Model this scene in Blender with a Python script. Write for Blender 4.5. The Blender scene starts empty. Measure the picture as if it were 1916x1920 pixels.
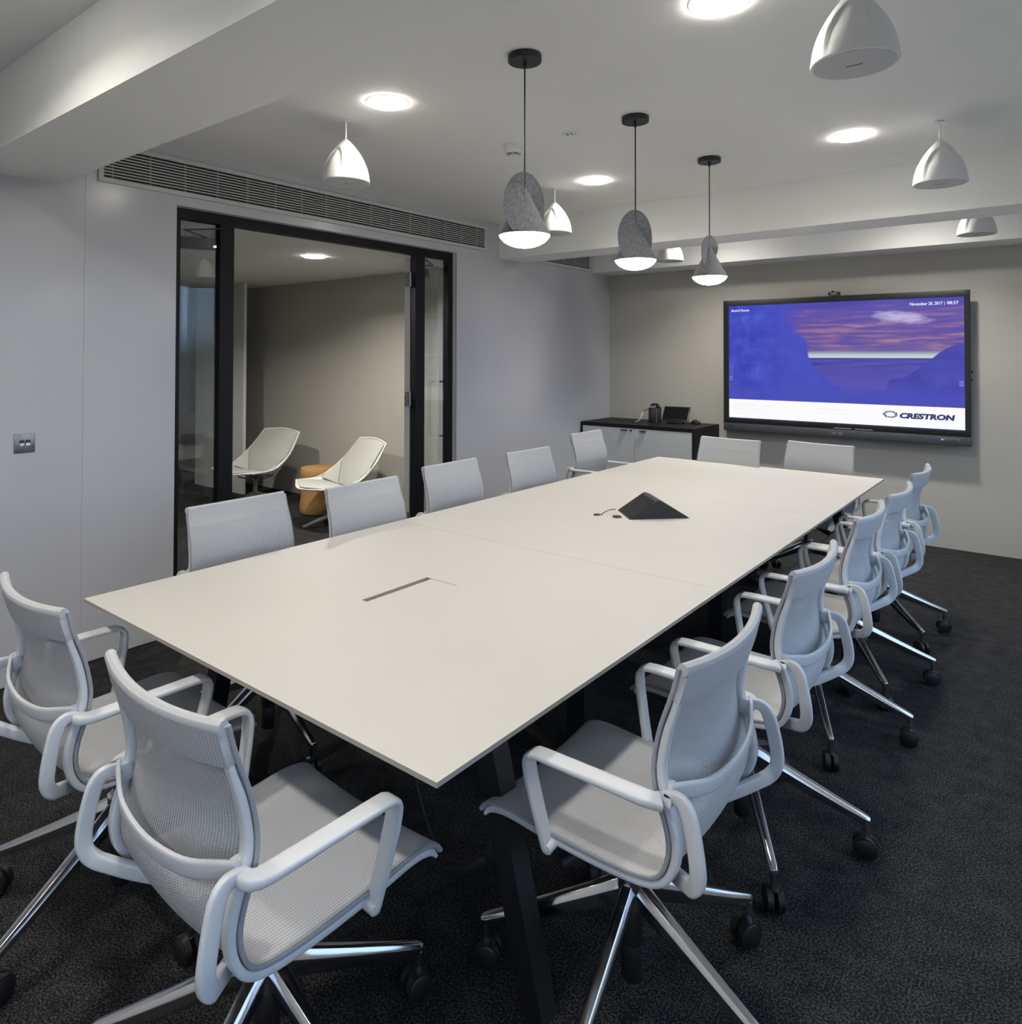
import bpy, bmesh, math, random
from mathutils import Vector, Matrix
R = math.radians
scene = bpy.context.scene
col = scene.collection

# ------------------------------------------------------------------ camera
cam_d = bpy.data.cameras.new('camera')
cam = bpy.data.objects.new('camera', cam_d)
col.objects.link(cam)
F_PX, CX, CY = 1326.65, 932.64, 642.57
cam_d.sensor_fit = 'HORIZONTAL'
cam_d.sensor_width = 36.0
cam_d.lens = F_PX / 1916 * 36.0
cam_d.shift_x = (958 - CX) / 1916
cam_d.shift_y = (CY - 960) / 1916
cam_d.clip_start = 0.05
yaw, pitch, roll = 0.67547, 0.01765, 0.00188
fwd = Vector((-math.sin(yaw) * math.cos(pitch), math.cos(yaw) * math.cos(pitch), math.sin(pitch)))
r0 = Vector((math.cos(yaw), math.sin(yaw), 0))
u0 = r0.cross(fwd)
rv = r0 * math.cos(roll) + u0 * math.sin(roll)
uv = -r0 * math.sin(roll) + u0 * math.cos(roll)
M = Matrix((rv, uv, -fwd)).transposed().to_4x4()
M.translation = Vector((2.5289, -0.9794, 1.5442))
cam.matrix_world = M
scene.camera = cam

# ------------------------------------------------------------------ world, exposure, light levels
W = bpy.data.worlds.new('world')
scene.world = W
W.use_nodes = True
bg = W.node_tree.nodes['Background']
bg.inputs[1].default_value = 2.8
# pale blue overcast sky above the horizon, dull paving and facades below it
_nt = W.node_tree
_tc = _nt.nodes.new('ShaderNodeTexCoord'); _sx = _nt.nodes.new('ShaderNodeSeparateXYZ'); _rp = _nt.nodes.new('ShaderNodeValToRGB')
_nt.links.new(_tc.outputs['Generated'], _sx.inputs[0]); _nt.links.new(_sx.outputs[2], _rp.inputs[0]); _nt.links.new(_rp.outputs[0], bg.inputs[0])
_e = _rp.color_ramp.elements
_e[0].position, _e[0].color = 0.0, (0.13, 0.15, 0.18, 1)
_e[1].position, _e[1].color = 0.04, (0.50, 0.69, 1.0, 1)
scene.view_settings.view_transform = 'Standard'
scene.view_settings.look = 'None'
scene.view_settings.exposure = 0.0
scene.view_settings.gamma = 1.0
scene.view_settings.use_curve_mapping = False
L_DOWN = 52.0      # radiance of the diffusing downlight lenses
P_MAIN, P_NEAR, P_FAR, P_LOUNGE = (3.1, 150), (7.4, 150), (11.0, 118), (26.0, 150)    # watts and beam angle of the downlights
L_PEND = 20.0      # radiance of the pendant lenses
L_SCREEN = 0.98
try:
    scene.cycles.sample_clamp_indirect = 6.0
    scene.cycles.max_bounces = 4
    scene.cycles.diffuse_bounces = 3
    scene.cycles.glossy_bounces = 2
    scene.cycles.transparent_max_bounces = 10
    scene.cycles.use_adaptive_sampling = True
    scene.cycles.adaptive_threshold = 0.2
    scene.cycles.adaptive_min_samples = 16
    scene.cycles.caustics_reflective = False
    scene.cycles.caustics_refractive = False
except Exception:
    pass

# room constants (metres)
XL, XR, YB, YR, ZC = -1.303, 3.16, 5.739, -3.6, 2.69
ZB = 2.38                                   # underside of the ceiling beams
OY1, OY2, OZ = 0.9595, 3.2756, 2.374        # opening in the left wall
ZC2 = 2.345                                 # ceiling of the room beyond
TW, TL, TH = 1.6, 4.228, 0.74               # table

# daylight portals in the windows of the right-hand wall
WINDOWS = [(-3.3, -0.35, 0.30, 2.45), (0.65, 3.55, 0.30, 2.45), (4.35, 5.25, 0.30, 2.45)]
for (a, b, c, d) in WINDOWS:
    ld = bpy.data.lights.new('daylight_portal', 'AREA')
    ld.shape = 'RECTANGLE'
    ld.size, ld.size_y = d - c, b - a
    ld.cycles.is_portal = True
    lo = bpy.data.objects.new('daylight_portal', ld)
    lo.location = (XR + 0.22, (a + b) / 2, (c + d) / 2)
    lo.rotation_euler = (0, R(90), 0)
    col.objects.link(lo)

# ------------------------------------------------------------------ materials
def mat(name, color, rough=0.5, metal=0.0, spec=0.5, emit=None, estr=0.0):
    m = bpy.data.materials.new(name)
    m.use_nodes = True
    b = m.node_tree.nodes['Principled BSDF']
    b.inputs['Base Color'].default_value = (*color, 1)
    b.inputs['Roughness'].default_value = rough
    b.inputs['Metallic'].default_value = metal
    b.inputs['Specular IOR Level'].default_value = spec
    if emit:
        b.inputs['Emission Color'].default_value = (*emit, 1)
        b.inputs['Emission Strength'].default_value = estr
    return m

def N(m, t, **kw):
    n = m.node_tree.nodes.new(t)
    for k, v in kw.items():
        setattr(n, k, v)
    return n

def noise_mat(name, c1, c2, scale, rough=0.6, bump=0.0, bscale=None, detail=4.0, lo=0.35, hi=0.65, spec=0.5, metal=0.0, dist=0.002):
    m = mat(name, c1, rough, metal, spec)
    nt = m.node_tree
    b = nt.nodes['Principled BSDF']
    tc = N(m, 'ShaderNodeTexCoord')
    ns = N(m, 'ShaderNodeTexNoise')
    ns.inputs['Scale'].default_value = scale
    ns.inputs['Detail'].default_value = detail
    rp = N(m, 'ShaderNodeValToRGB')
    rp.color_ramp.elements[0].position = lo
    rp.color_ramp.elements[1].position = hi
    rp.color_ramp.elements[0].color = (*c1, 1)
    rp.color_ramp.elements[1].color = (*c2, 1)
    nt.links.new(tc.outputs['Object'], ns.inputs['Vector'])
    nt.links.new(ns.outputs['Fac'], rp.inputs['Fac'])
    nt.links.new(rp.outputs['Color'], b.inputs['Base Color'])
    if bump:
        n2 = N(m, 'ShaderNodeTexNoise')
        n2.inputs['Scale'].default_value = bscale or scale
        n2.inputs['Detail'].default_value = 3
        bp = N(m, 'ShaderNodeBump')
        bp.inputs['Strength'].default_value = bump
        bp.inputs['Distance'].default_value = dist
        nt.links.new(tc.outputs['Object'], n2.inputs['Vector'])
        nt.links.new(n2.outputs['Fac'], bp.inputs['Height'])
        nt.links.new(bp.outputs['Normal'], b.inputs['Normal'])
    return m

MT = {}
MT['gloss_white'] = noise_mat('gloss white wall panel', (0.53, 0.53, 0.555), (0.55, 0.55, 0.575), 1.2, rough=0.22, bump=0.02, bscale=3, dist=0.01)
MT['ceiling'] = noise_mat('matt white ceiling paint', (0.86, 0.855, 0.83), (0.88, 0.875, 0.85), 2.0, rough=0.75, bump=0.03, bscale=60)
MT['beige'] = noise_mat('greige wall paint', (0.49, 0.47, 0.42), (0.51, 0.49, 0.44), 1.5, rough=0.7, bump=0.03, bscale=80)
MT['white_paint'] = noise_mat('white wall paint', (0.72, 0.72, 0.70), (0.74, 0.74, 0.72), 2.0, rough=0.6, bump=0.03, bscale=60)
MT['fabric_white'] = mat('white plastic', (0.70, 0.71, 0.73), 0.38)
MT['white_plastic'] = mat('pale grey white plastic', (0.60, 0.615, 0.635), 0.36)
MT['speaker'] = mat('satin white speaker shell', (0.80, 0.80, 0.79), 0.32)
MT['grille_white'] = mat('off white speaker grille', (0.55, 0.55, 0.56), 0.6)
MT['alu_paint'] = mat('pale grey painted metal', (0.55, 0.55, 0.52), 0.45)
MT['chrome'] = mat('polished aluminium', (0.62, 0.62, 0.64), 0.16, 1.0)
MT['lift'] = mat('grey lift column', (0.30, 0.30, 0.31), 0.25, 1.0)
MT['black_plastic'] = mat('black plastic', (0.012, 0.012, 0.013), 0.45)
MT['black_metal'] = mat('black powder coated metal', (0.008, 0.008, 0.009), 0.5)
MT['black_frame'] = mat('black anodised frame', (0.007, 0.007, 0.008), 0.5, spec=0.25)
MT['dark_grey'] = mat('dark grey plastic', (0.045, 0.047, 0.05), 0.4)
MT['screen_black'] = mat('black glass', (0.006, 0.006, 0.007), 0.12)
MT['steel'] = noise_mat('brushed steel', (0.30, 0.29, 0.27), (0.36, 0.35, 0.33), 30, rough=0.4, metal=1.0)
MT['hinge'] = mat('satin steel', (0.5, 0.49, 0.45), 0.35, 1.0)
MT['dark_wood'] = noise_mat('black stained wood', (0.008, 0.0075, 0.007), (0.013, 0.012, 0.011), 12, rough=0.5, spec=0.25)
MT['door_white'] = mat('pale grey laminate', (0.60, 0.62, 0.63), 0.45)
MT['cork'] = noise_mat('tan cork', (0.36, 0.19, 0.062), (0.46, 0.26, 0.09), 90, rough=0.8, bump=0.2, bscale=120)
MT['lounge_shell'] = mat('white lounge shell', (0.78, 0.77, 0.74), 0.35)
MT['lounge_pad'] = noise_mat('pale grey upholstery', (0.46, 0.46, 0.43), (0.53, 0.53, 0.49), 160, rough=0.9, bump=0.2, bscale=500)
MT['lounge_leg'] = mat('light grey metal base', (0.42, 0.42, 0.42), 0.4, 0.6)
MT['table_edge'] = mat('greige table edge', (0.36, 0.33, 0.29), 0.6)
MT['tray'] = mat('grey brown metal tray', (0.36, 0.33, 0.29), 0.5)
MT['light_trim'] = mat('white light trim', (0.75, 0.75, 0.74), 0.4)
MT['lens'] = mat('lit downlight lens', (0.9, 0.9, 0.9), 0.5, emit=(1.0, 0.955, 0.87), estr=L_DOWN)
MT['pend_lens'] = mat('lit pendant lens', (0.9, 0.9, 0.9), 0.5, emit=(1.0, 0.975, 0.93), estr=L_PEND)
MT['white_cable'] = mat('white cable plastic', (0.75, 0.75, 0.75), 0.4)
MT['txt_white'] = mat('screen white', (0, 0, 0), 0.5, emit=(0.80, 0.84, 1.0), estr=1.0)
MT['txt_blue'] = mat('screen navy', (0, 0, 0), 0.5, emit=(0.022, 0.035, 0.16), estr=1.0)
MT['txt_faint'] = mat('screen faint lettering', (0, 0, 0), 0.5, emit=(0.80, 0.80, 0.84), estr=1.0)
MT['led'] = mat('blue power light', (0, 0, 0), 0.5, emit=(0.3, 0.3, 1.0), estr=1.5)
MT['mid_grey'] = mat('mid grey plastic', (0.16, 0.165, 0.18), 0.4)
MT['webcam'] = mat('pale camera markings', (0.45, 0.45, 0.45), 0.4)

# carpet: dark grey loop pile
def carpet():
    m = mat('charcoal carpet', (0.02, 0.02, 0.02), 0.95, spec=0.2)
    nt = m.node_tree; b = nt.nodes['Principled BSDF']
    tc = N(m, 'ShaderNodeTexCoord')
    n1 = N(m, 'ShaderNodeTexNoise'); n1.inputs['Scale'].default_value = 180; n1.inputs['Detail'].default_value = 2
    n2 = N(m, 'ShaderNodeTexNoise'); n2.inputs['Scale'].default_value = 14; n2.inputs['Detail'].default_value = 5
    rp = N(m, 'ShaderNodeValToRGB')
    e = rp.color_ramp.elements
    e[0].position, e[1].position = 0.44, 0.66
    e[0].color, e[1].color = (0.0065, 0.0065, 0.0072, 1), (0.070, 0.069, 0.068, 1)
    mx = N(m, 'ShaderNodeMath', operation='MULTIPLY_ADD')
    mx.inputs[1].default_value = 0.22; 
    nt.links.new(tc.outputs['Object'], n1.inputs['Vector']); nt.links.new(tc.outputs['Object'], n2.inputs['Vector'])
    nt.links.new(n2.outputs['Fac'], mx.inputs[0]); 
    s = N(m, 'ShaderNodeMath', operation='SUBTRACT'); s.inputs[1].default_value = 0.11
    nt.links.new(n1.outputs['Fac'], s.inputs[0]); nt.links.new(s.outputs[0], mx.inputs[2])
    nt.links.new(mx.outputs[0], rp.inputs['Fac']); nt.links.new(rp.outputs['Color'], b.inputs['Base Color'])
    bp = N(m, 'ShaderNodeBump'); bp.inputs['Strength'].default_value = 0.7; bp.inputs['Distance'].default_value = 0.004
    nt.links.new(n1.outputs['Fac'], bp.inputs['Height']); nt.links.new(bp.outputs['Normal'], b.inputs['Normal'])
    return m
MT['carpet'] = carpet()

MT['laminate'] = noise_mat('warm off white laminate', (0.555, 0.53, 0.49), (0.565, 0.54, 0.50), 3, rough=0.5, spec=0.35)
MT['felt'] = noise_mat('grey felt', (0.13, 0.133, 0.142), (0.25, 0.253, 0.265), 110, rough=0.95, bump=0.3, bscale=260, lo=0.3, hi=0.72, spec=0.1, detail=6)

def knit(holes=0.0):
    m = mat('light grey knit mesh', (0.5, 0.5, 0.52), 0.75, spec=0.3)
    nt = m.node_tree; b = nt.nodes['Principled BSDF']
    u = N(m, 'ShaderNodeUVMap'); sp = N(m, 'ShaderNodeSeparateXYZ')
    nt.links.new(u.outputs[0], sp.inputs[0])
    def wave(out, freq, ph=0.0):
        a = N(m, 'ShaderNodeMath', operation='MULTIPLY_ADD'); a.inputs[1].default_value = freq * 2 * math.pi; a.inputs[2].default_value = ph
        s = N(m, 'ShaderNodeMath', operation='SINE')
        nt.links.new(out, a.inputs[0]); nt.links.new(a.outputs[0], s.inputs[0])
        return s.outputs[0]
    a = wave(sp.outputs[0], 125.0)      # ribs, 8 mm
    c = wave(sp.outputs[1], 250.0)      # stitches, 4 mm
    ml = N(m, 'ShaderNodeMath', operation='MULTIPLY'); nt.links.new(a, ml.inputs[0]); nt.links.new(c, ml.inputs[1])
    ad = N(m, 'ShaderNodeMath', operation='MULTIPLY_ADD'); ad.inputs[1].default_value = 0.55
    nt.links.new(a, ad.inputs[0]); nt.links.new(ml.outputs[0], ad.inputs[2])
    mr = N(m, 'ShaderNodeMapRange'); mr.inputs['From Min'].default_value = -1.5; mr.inputs['From Max'].default_value = 1.5
    nt.links.new(ad.outputs[0], mr.inputs['Value'])
    rp = N(m, 'ShaderNodeValToRGB')
    e = rp.color_ramp.elements
    e[0].color, e[1].color = (0.29, 0.293, 0.305, 1), (0.585, 0.588, 0.60, 1)
    e[0].position, e[1].position = 0.12, 0.75
    nt.links.new(mr.outputs[0], rp.inputs['Fac']); nt.links.new(rp.outputs['Color'], b.inputs['Base Color'])
    bp = N(m, 'ShaderNodeBump'); bp.inputs['Strength'].default_value = 0.35; bp.inputs['Distance'].default_value = 0.0015
    nt.links.new(mr.outputs[0], bp.inputs['Height']); nt.links.new(bp.outputs['Normal'], b.inputs['Normal'])
    if holes:
        out = nt.nodes['Material Output']; ms_ = N(m, 'ShaderNodeMixShader'); tr = N(m, 'ShaderNodeBsdfTransparent')
        hr = N(m, 'ShaderNodeMapRange'); hr.inputs['From Min'].default_value = 0.42; hr.inputs['From Max'].default_value = 0.22
        hr.inputs['To Max'].default_value = holes
        nt.links.new(mr.outputs[0], hr.inputs['Value']); nt.links.new(hr.outputs[0], ms_.inputs[0])
        nt.links.new(b.outputs[0], ms_.inputs[1]); nt.links.new(tr.outputs[0], ms_.inputs[2]); nt.links.new(ms_.outputs[0], out.inputs[0])
    return m
MT['knit'] = knit()
MT['knit_open'] = knit(0.9)
MT['piping'] = mat('grey woven edging', (0.30, 0.305, 0.33), 0.7)

def glass(tint=(0.93, 0.95, 0.95)):
    m = bpy.data.materials.new('clear glass'); m.use_nodes = True
    nt = m.node_tree; nt.nodes.clear()
    o = nt.nodes.new('ShaderNodeOutputMaterial'); mx = nt.nodes.new('ShaderNodeMixShader')
    t = nt.nodes.new('ShaderNodeBsdfTransparent'); t.inputs[0].default_value = (*tint, 1)
    g = nt.nodes.new('ShaderNodeBsdfGlossy'); g.inputs['Roughness'].default_value = 0.01
    lw = nt.nodes.new('ShaderNodeLayerWeight'); lw.inputs[0].default_value = 0.5
    pw = nt.nodes.new('ShaderNodeMath'); pw.operation = 'POWER'; pw.inputs[1].default_value = 5.0
    f = nt.nodes.new('ShaderNodeMath'); f.operation = 'MULTIPLY_ADD'; f.inputs[1].default_value = 0.90; f.inputs[2].default_value = 0.045
    nt.links.new(lw.outputs['Facing'], pw.inputs[0]); nt.links.new(pw.outputs[0], f.inputs[0])
    nt.links.new(f.outputs[0], mx.inputs[0]); nt.links.new(t.outputs[0], mx.inputs[1]); nt.links.new(g.outputs[0], mx.inputs[2])
    nt.links.new(mx.outputs[0], o.inputs[0])
    return m
MT['glass'] = glass()

# ------------------------------------------------------------------ mesh helpers
class MB:
    def __init__(s):
        s.v, s.f, s.mi, s.uv = [], [], [], None
    def add(s, vs, fs, mi=0):
        o = len(s.v)
        s.v += [tuple(v) for v in vs]
        s.f += [tuple(i + o for i in f) for f in fs]
        s.mi += [mi] * len(fs)
        return s
    def box(s, x0, x1, y0, y1, z0, z1, mi=0):
        v = [(x0, y0, z0), (x1, y0, z0), (x1, y1, z0), (x0, y1, z0), (x0, y0, z1), (x1, y0, z1), (x1, y1, z1), (x0, y1, z1)]
        return s.add(v, [(3, 2, 1, 0), (4, 5, 6, 7), (0, 1, 5, 4), (1, 2, 6, 5), (2, 3, 7, 6), (3, 0, 4, 7)], mi)
    def slab(s, axis, A, B, skip, lo, hi, mi=0, edge_mi=None):
        """slab normal to `axis` cut on grid lines A x B, leaving out the cells in skip"""
        if edge_mi is None: edge_mi = mi
        def P(a, b, c):
            return {'x': (c, a, b), 'y': (a, c, b), 'z': (a, b, c)}[axis]
        na, nb = len(A), len(B)
        o = len(s.v)
        for c in (lo, hi):
            for j in range(nb):
                for i in range(na): s.v.append(P(A[i], B[j], c))
        I = lambda i, j, k: o + k * na * nb + j * na + i
        full = lambda i, j: 0 <= i < na - 1 and 0 <= j < nb - 1 and (i, j) not in skip
        for j in range(nb - 1):
            for i in range(na - 1):
                if not full(i, j): continue
                q = lambda k: (I(i, j, k), I(i + 1, j, k), I(i + 1, j + 1, k), I(i, j + 1, k))
                s.f.append(q(0)[::-1]); s.mi.append(mi); s.f.append(q(1)); s.mi.append(mi)
                for (di, dj, a, b) in ((0, -1, (i, j), (i + 1, j)), (1, 0, (i + 1, j), (i + 1, j + 1)), (0, 1, (i + 1, j + 1), (i, j + 1)), (-1, 0, (i, j + 1), (i, j))):
                    if not full(i + di, j + dj):
                        s.f.append((I(*a, 0), I(*b, 0), I(*b, 1), I(*a, 1))); s.mi.append(edge_mi)
        return s
    def prism(s, pts, n, t, mi=0):
        """flat polygon pts (3D) extruded by t along n"""
        n = Vector(n); k = len(pts)
        v = [Vector(p) for p in pts] + [Vector(p) + n * t for p in pts]
        f = [tuple(range(k))[::-1], tuple(range(k, 2 * k))] + [(i, (i + 1) % k, k + (i + 1) % k, k + i) for i in range(k)]
        return s.add(v, f, mi)
    def lathe(s, prof, n=32, c=(0, 0, 0), mi=0, caps=True, rfun=None):
        o = len(s.v); k = len(prof)
        for (r, z) in prof:
            for i in range(n):
                a = 2 * math.pi * i / n
                rr = r if rfun is None else rfun(r, z, a)
                s.v.append((c[0] + rr * math.cos(a), c[1] + rr * math.sin(a), c[2] + z))
        for j in range(k - 1):
            for i in range(n):
                i2 = (i + 1) % n
                s.f.append((o + j * n + i, o + j * n + i2, o + (j + 1) * n + i2, o + (j + 1) * n + i)); s.mi.append(mi)
        if caps:
            s.f.append(tuple(o + i for i in range(n))[::-1]); s.mi.append(mi)
            s.f.append(tuple(o + (k - 1) * n + i for i in range(n))); s.mi.append(mi)
        return s
    def sweep(s, path, lat, W_, H_, n=12, p=2.6, mi=0):
        """superellipse section swept along path; lat = lateral axis (one vector or one for each point)"""
        k = len(path); path = [Vector(q) for q in path]
        if not isinstance(lat, list): lat = [lat] * k
        if not isinstance(W_, list): W_ = [W_] * k
        if not isinstance(H_, list): H_ = [H_] * k
        o = len(s.v)
        for j in range(k):
            t = (path[min(j + 1, k - 1)] - path[max(j - 1, 0)]).normalized()
            l = Vector(lat[j]); l = (l - t * l.dot(t)).normalized(); h = t.cross(l)
            for i in range(n):
                a = 2 * math.pi * i / n; c, d = math.cos(a), math.sin(a)
                x = math.copysign(abs(c) ** (2 / p), c) * W_[j] / 2; y = math.copysign(abs(d) ** (2 / p), d) * H_[j] / 2
                s.v.append(tuple(path[j] + l * x + h * y))
        for j in range(k - 1):
            for i in range(n):
                i2 = (i + 1) % n
                s.f.append((o + j * n + i, o + (j + 1) * n + i, o + (j + 1) * n + i2, o + j * n + i2)); s.mi.append(mi)
        s.f.append(tuple(o + i for i in range(n))); s.mi.append(mi)
        s.f.append(tuple(o + (k - 1) * n + i for i in range(n))[::-1]); s.mi.append(mi)
        return s
    def cyl(s, a, b, r, n=16, r2=None, mi=0):
        a, b = Vector(a), Vector(b); t = (b - a)
        l = Vector((0, 0, 1)) if abs(t.normalized().z) < 0.9 else Vector((1, 0, 0))
        return s.sweep([a, b], l, [2 * r, 2 * (r2 or r)], [2 * r, 2 * (r2 or r)], n=n, p=2.0, mi=mi)
    def mesh(s, name, mats, smooth=True, angle=35, bevel=0.0, seg=2):
        me = bpy.data.meshes.new(name)
        me.from_pydata(s.v, [], s.f)
        if not isinstance(mats, (list, tuple)): mats = [mats]
        for m in mats: me.materials.append(MT[m] if isinstance(m, str) else m)
        for q, i in zip(me.polygons, s.mi): q.material_index = i
        bm = bmesh.new(); bm.from_mesh(me)
        bmesh.ops.recalc_face_normals(bm, faces=bm.faces)
        if bevel:
            es = [e for e in bm.edges if e.is_manifold and e.calc_face_angle(0) > R(30)]
            bmesh.ops.bevel(bm, geom=es, offset=bevel, segments=seg, affect='EDGES', profile=0.5, clamp_overlap=True)
        bm.to_mesh(me); bm.free()
        if smooth:
            me.polygons.foreach_set('use_smooth', [True] * len(me.polygons))
            me.set_sharp_from_angle(angle=R(angle))
        me.update()
        return me
    def obj(s, name, mats, parent=None, **kw):
        return link(name, s.mesh(name, mats, **kw), parent)

def link(name, data, parent=None):
    o = bpy.data.objects.new(name, data); col.objects.link(o)
    if parent: o.parent = parent
    return o
def empty(name, loc=(0, 0, 0), rz=0.0):
    o = bpy.data.objects.new(name, None); o.empty_display_size = 0.1; col.objects.link(o)
    o.location = loc; o.rotation_euler = (0, 0, rz)
    return o
def tag(o, label, cat, group=None):
    o['label'] = label; o['category'] = cat
    if group: o['group'] = group
    return o
def struct(o, label=None):
    o['kind'] = 'structure'
    if label: o['label'] = label
    return o
def copy_tree(o, parent=None):
    c = o.copy(); col.objects.link(c); c.parent = parent
    for ch in list(o.children): copy_tree(ch, c)
    return c
def catmull(P, n):
    P = [Vector(p) for p in P]; out = []
    Q = [P[0] * 2 - P[1]] + P + [P[-1] * 2 - P[-2]]
    for i in range(1, len(Q) - 2):
        for k in range(n):
            t = k / n
            a, b, c, d = Q[i - 1], Q[i], Q[i + 1], Q[i + 2]
            out.append(0.5 * ((2 * b) + (c - a) * t + (2 * a - 5 * b + 4 * c - d) * t * t + (3 * b - a - 3 * c + d) * t ** 3))
    out.append(P[-1]); return out
def text_mesh(name, body, size, m, parent, loc, rot, xs=1.0, shear=0.0, bold=0.0, align='LEFT', width=None):
    cu = bpy.data.curves.new(name, 'FONT'); cu.body = body; cu.size = size; cu.shear = shear; cu.offset = bold; cu.align_x = align
    cu.resolution_u = 3
    t = bpy.data.objects.new(name, cu); col.objects.link(t)
    dg = bpy.context.evaluated_depsgraph_get()
    me = bpy.data.meshes.new_from_object(t.evaluated_get(dg)); me.name = name
    me.materials.clear(); me.materials.append(MT[m])
    bpy.data.objects.remove(t); bpy.data.curves.remove(cu)
    if width:
        vx = [v.co.x for v in me.vertices]; xs = width / (max(vx) - min(vx))
    o = link(name, me, parent); o.location = loc; o.rotation_euler = rot; o.scale = (xs, 1, 1)
    return o

# ------------------------------------------------------------------ the setting
struct(MB().box(-7.6, XR + 0.2, YR - 0.2, YB + 0.2, -0.06, 0).obj('floor', 'carpet', smooth=False), 'charcoal loop pile carpet')
struct(MB().box(XL - 0.06, XR + 0.2, YR - 0.2, YB + 0.2, ZC, ZC + 0.1).obj('ceiling', 'ceiling', smooth=False), 'white painted ceiling of the meeting room')
struct(MB().box(-7.6, XL - 0.062, -1.2, 4.0, ZC2, ZC2 + 0.1).obj('ceiling_lounge', 'ceiling', smooth=False), 'white ceiling of the room beyond')
# ceiling beams
struct(MB().box(XL, XR, -0.015, 0.370, ZB, ZC).obj('trim_1', 'ceiling', smooth=False), 'boxed white ceiling beam nearest the camera')
struct(MB().box(XL, XR, 3.825, 4.165, ZB, ZC).obj('trim_2', 'ceiling', smooth=False), 'boxed white ceiling beam in front of the screen bay')
struct(MB().box(XL, XR, 5.387, YB, 2.402, ZC).obj('trim_3', 'ceiling', smooth=False), 'shallow boxed soffit along the screen wall')
# walls
struct(MB().box(XL - 0.2, XR + 0.2, YB, YB + 0.15, 0, ZC).obj('wall_back', 'beige', smooth=False), 'greige painted wall behind the screen')
struct(MB().box(XL - 0.2, XR + 0.2, YR - 0.15, YR, 0, ZC).obj('wall_rear', 'white_paint', smooth=False))
wl = struct(MB().slab('x', [YR - 0.1, OY1, OY2, YB], [0, OZ, ZC], {(1, 0)}, XL - 0.14, XL - 0.012).obj('wall_left', 'white_paint', smooth=False), 'glossy white panelled wall')
MB().slab('x', [YR, 0.4888], [0.006, ZC], set(), XL - 0.012, XL).obj('panel', 'gloss_white', wl, bevel=0.0006, seg=1)
MB().slab('x', [0.4896, OY1, OY2, YB], [0.006, OZ, ZC], {(1, 0)}, XL - 0.012, XL).obj('panel', 'gloss_white', wl, bevel=0.0006, seg=1)
ycut = [YR - 0.1]; zc = [0, 0.30, 2.45, ZC]; sk = set()
for (a, b, c, d) in WINDOWS: ycut += [a, b]
ycut.append(YB + 0.1)
for k in range(3): sk.add((2 * k + 1, 1))
struct(MB().slab('x', ycut, zc, sk, XR, XR + 0.2).obj('wall_right', 'white_paint', smooth=False))
for k, (a, b, c, d) in enumerate(WINDOWS):
    w = struct(empty('window_%d' % (k + 1), (XR + 0.1, (a + b) / 2, c)), 'white framed window in the right-hand wall')
    hw, h = (b - a) / 2, d - c
    nmul = max(1, round((b - a) / 0.95))
    f = MB()
    f.box(-0.03, 0.03, -hw, hw, 0, 0.05).box(-0.03, 0.03, -hw, hw, h - 0.05, h)
    for q in range(nmul + 1):
        yy = -hw + (2 * hw - 0.05) * q / nmul
        f.box(-0.03, 0.03, yy, yy + 0.05, 0.05, h - 0.05)
    f.obj('frame', 'white_paint', w, smooth=False)
    for q in range(nmul):
        y0 = -hw + (2 * hw - 0.05) * q / nmul + 0.05; y1 = -hw + (2 * hw - 0.05) * (q + 1) / nmul
        MB().box(-0.003, 0.003, y0, y1, 0.05, h - 0.05).obj('pane', 'glass', w, smooth=False)
    MB().box(-0.16, -0.04, -hw - 0.03, hw + 0.03, -0.03, 0.0).obj('sill', 'white_paint', w, smooth=False)

# room beyond the glazed doors
struct(MB().box(-7.6, XL - 0.14, 3.81, 3.95, 0, ZC2).obj('wall_lounge', 'beige', smooth=False), 'greige wall of the room beyond')
struct(MB().box(-7.75, -7.6, -1.2, 3.95, 0, ZC2).obj('wall_lounge_end', 'white_paint', smooth=False))
struct(MB().box(-7.6, XL - 0.14, -1.35, -1.2, 0, ZC2).obj('wall_lounge_near', 'white_paint', smooth=False))
struct(MB().box(-5.6, -4.574, 3.385, 3.42, 0, ZC2).obj('trim_4', 'white_paint', smooth=False), 'tall white panel standing before the greige wall')
struct(MB().box(-1.86, XL - 0.14, 3.72, 3.81, 0, ZC2).obj('trim_5', 'white_paint', smooth=False))
# glazed screen: black frame, two side lights, two open leaves
FX0, FX1 = XL - 0.098, XL - 0.045
fr = MB()
fr.box(FX0, FX1, OY1, OY2, OZ - 0.062, OZ - 0.004)                    # head
fr.box(FX0, FX1, OY1, OY1 + 0.045, 0, OZ - 0.062)
fr.box(FX0, FX1, OY2 - 0.055, OY2, 0, OZ - 0.062)
fr.box(FX0, FX1, 1.245, 1.335, 0, OZ - 0.062)
fr.box(FX0, FX1, 2.855, 2.955, 0, OZ - 0.062)
fr.box(FX0, FX1, OY1 + 0.045, 1.245, 0, 0.03).box(FX0, FX1, 2.955, OY2 - 0.055, 0, 0.03)
struct(fr.obj('trim_6', 'black_frame', smooth=False), 'slim black metal frame round the glazed doors')
for k, (a, b) in enumerate(((OY1 + 0.045, 1.245), (2.955, OY2 - 0.055))):
    w = struct(empty('window_%d' % (k + 4), ((FX0 + FX1) / 2, (a + b) / 2, 0.03)), ['clear glass side light at the near end of the doorway', 'clear glass side light at the far end of the doorway'][k])
    MB().box(-0.005, 0.005, -(b - a) / 2, (b - a) / 2, 0, OZ - 0.092).obj('pane', 'glass', w, smooth=False)
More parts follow.
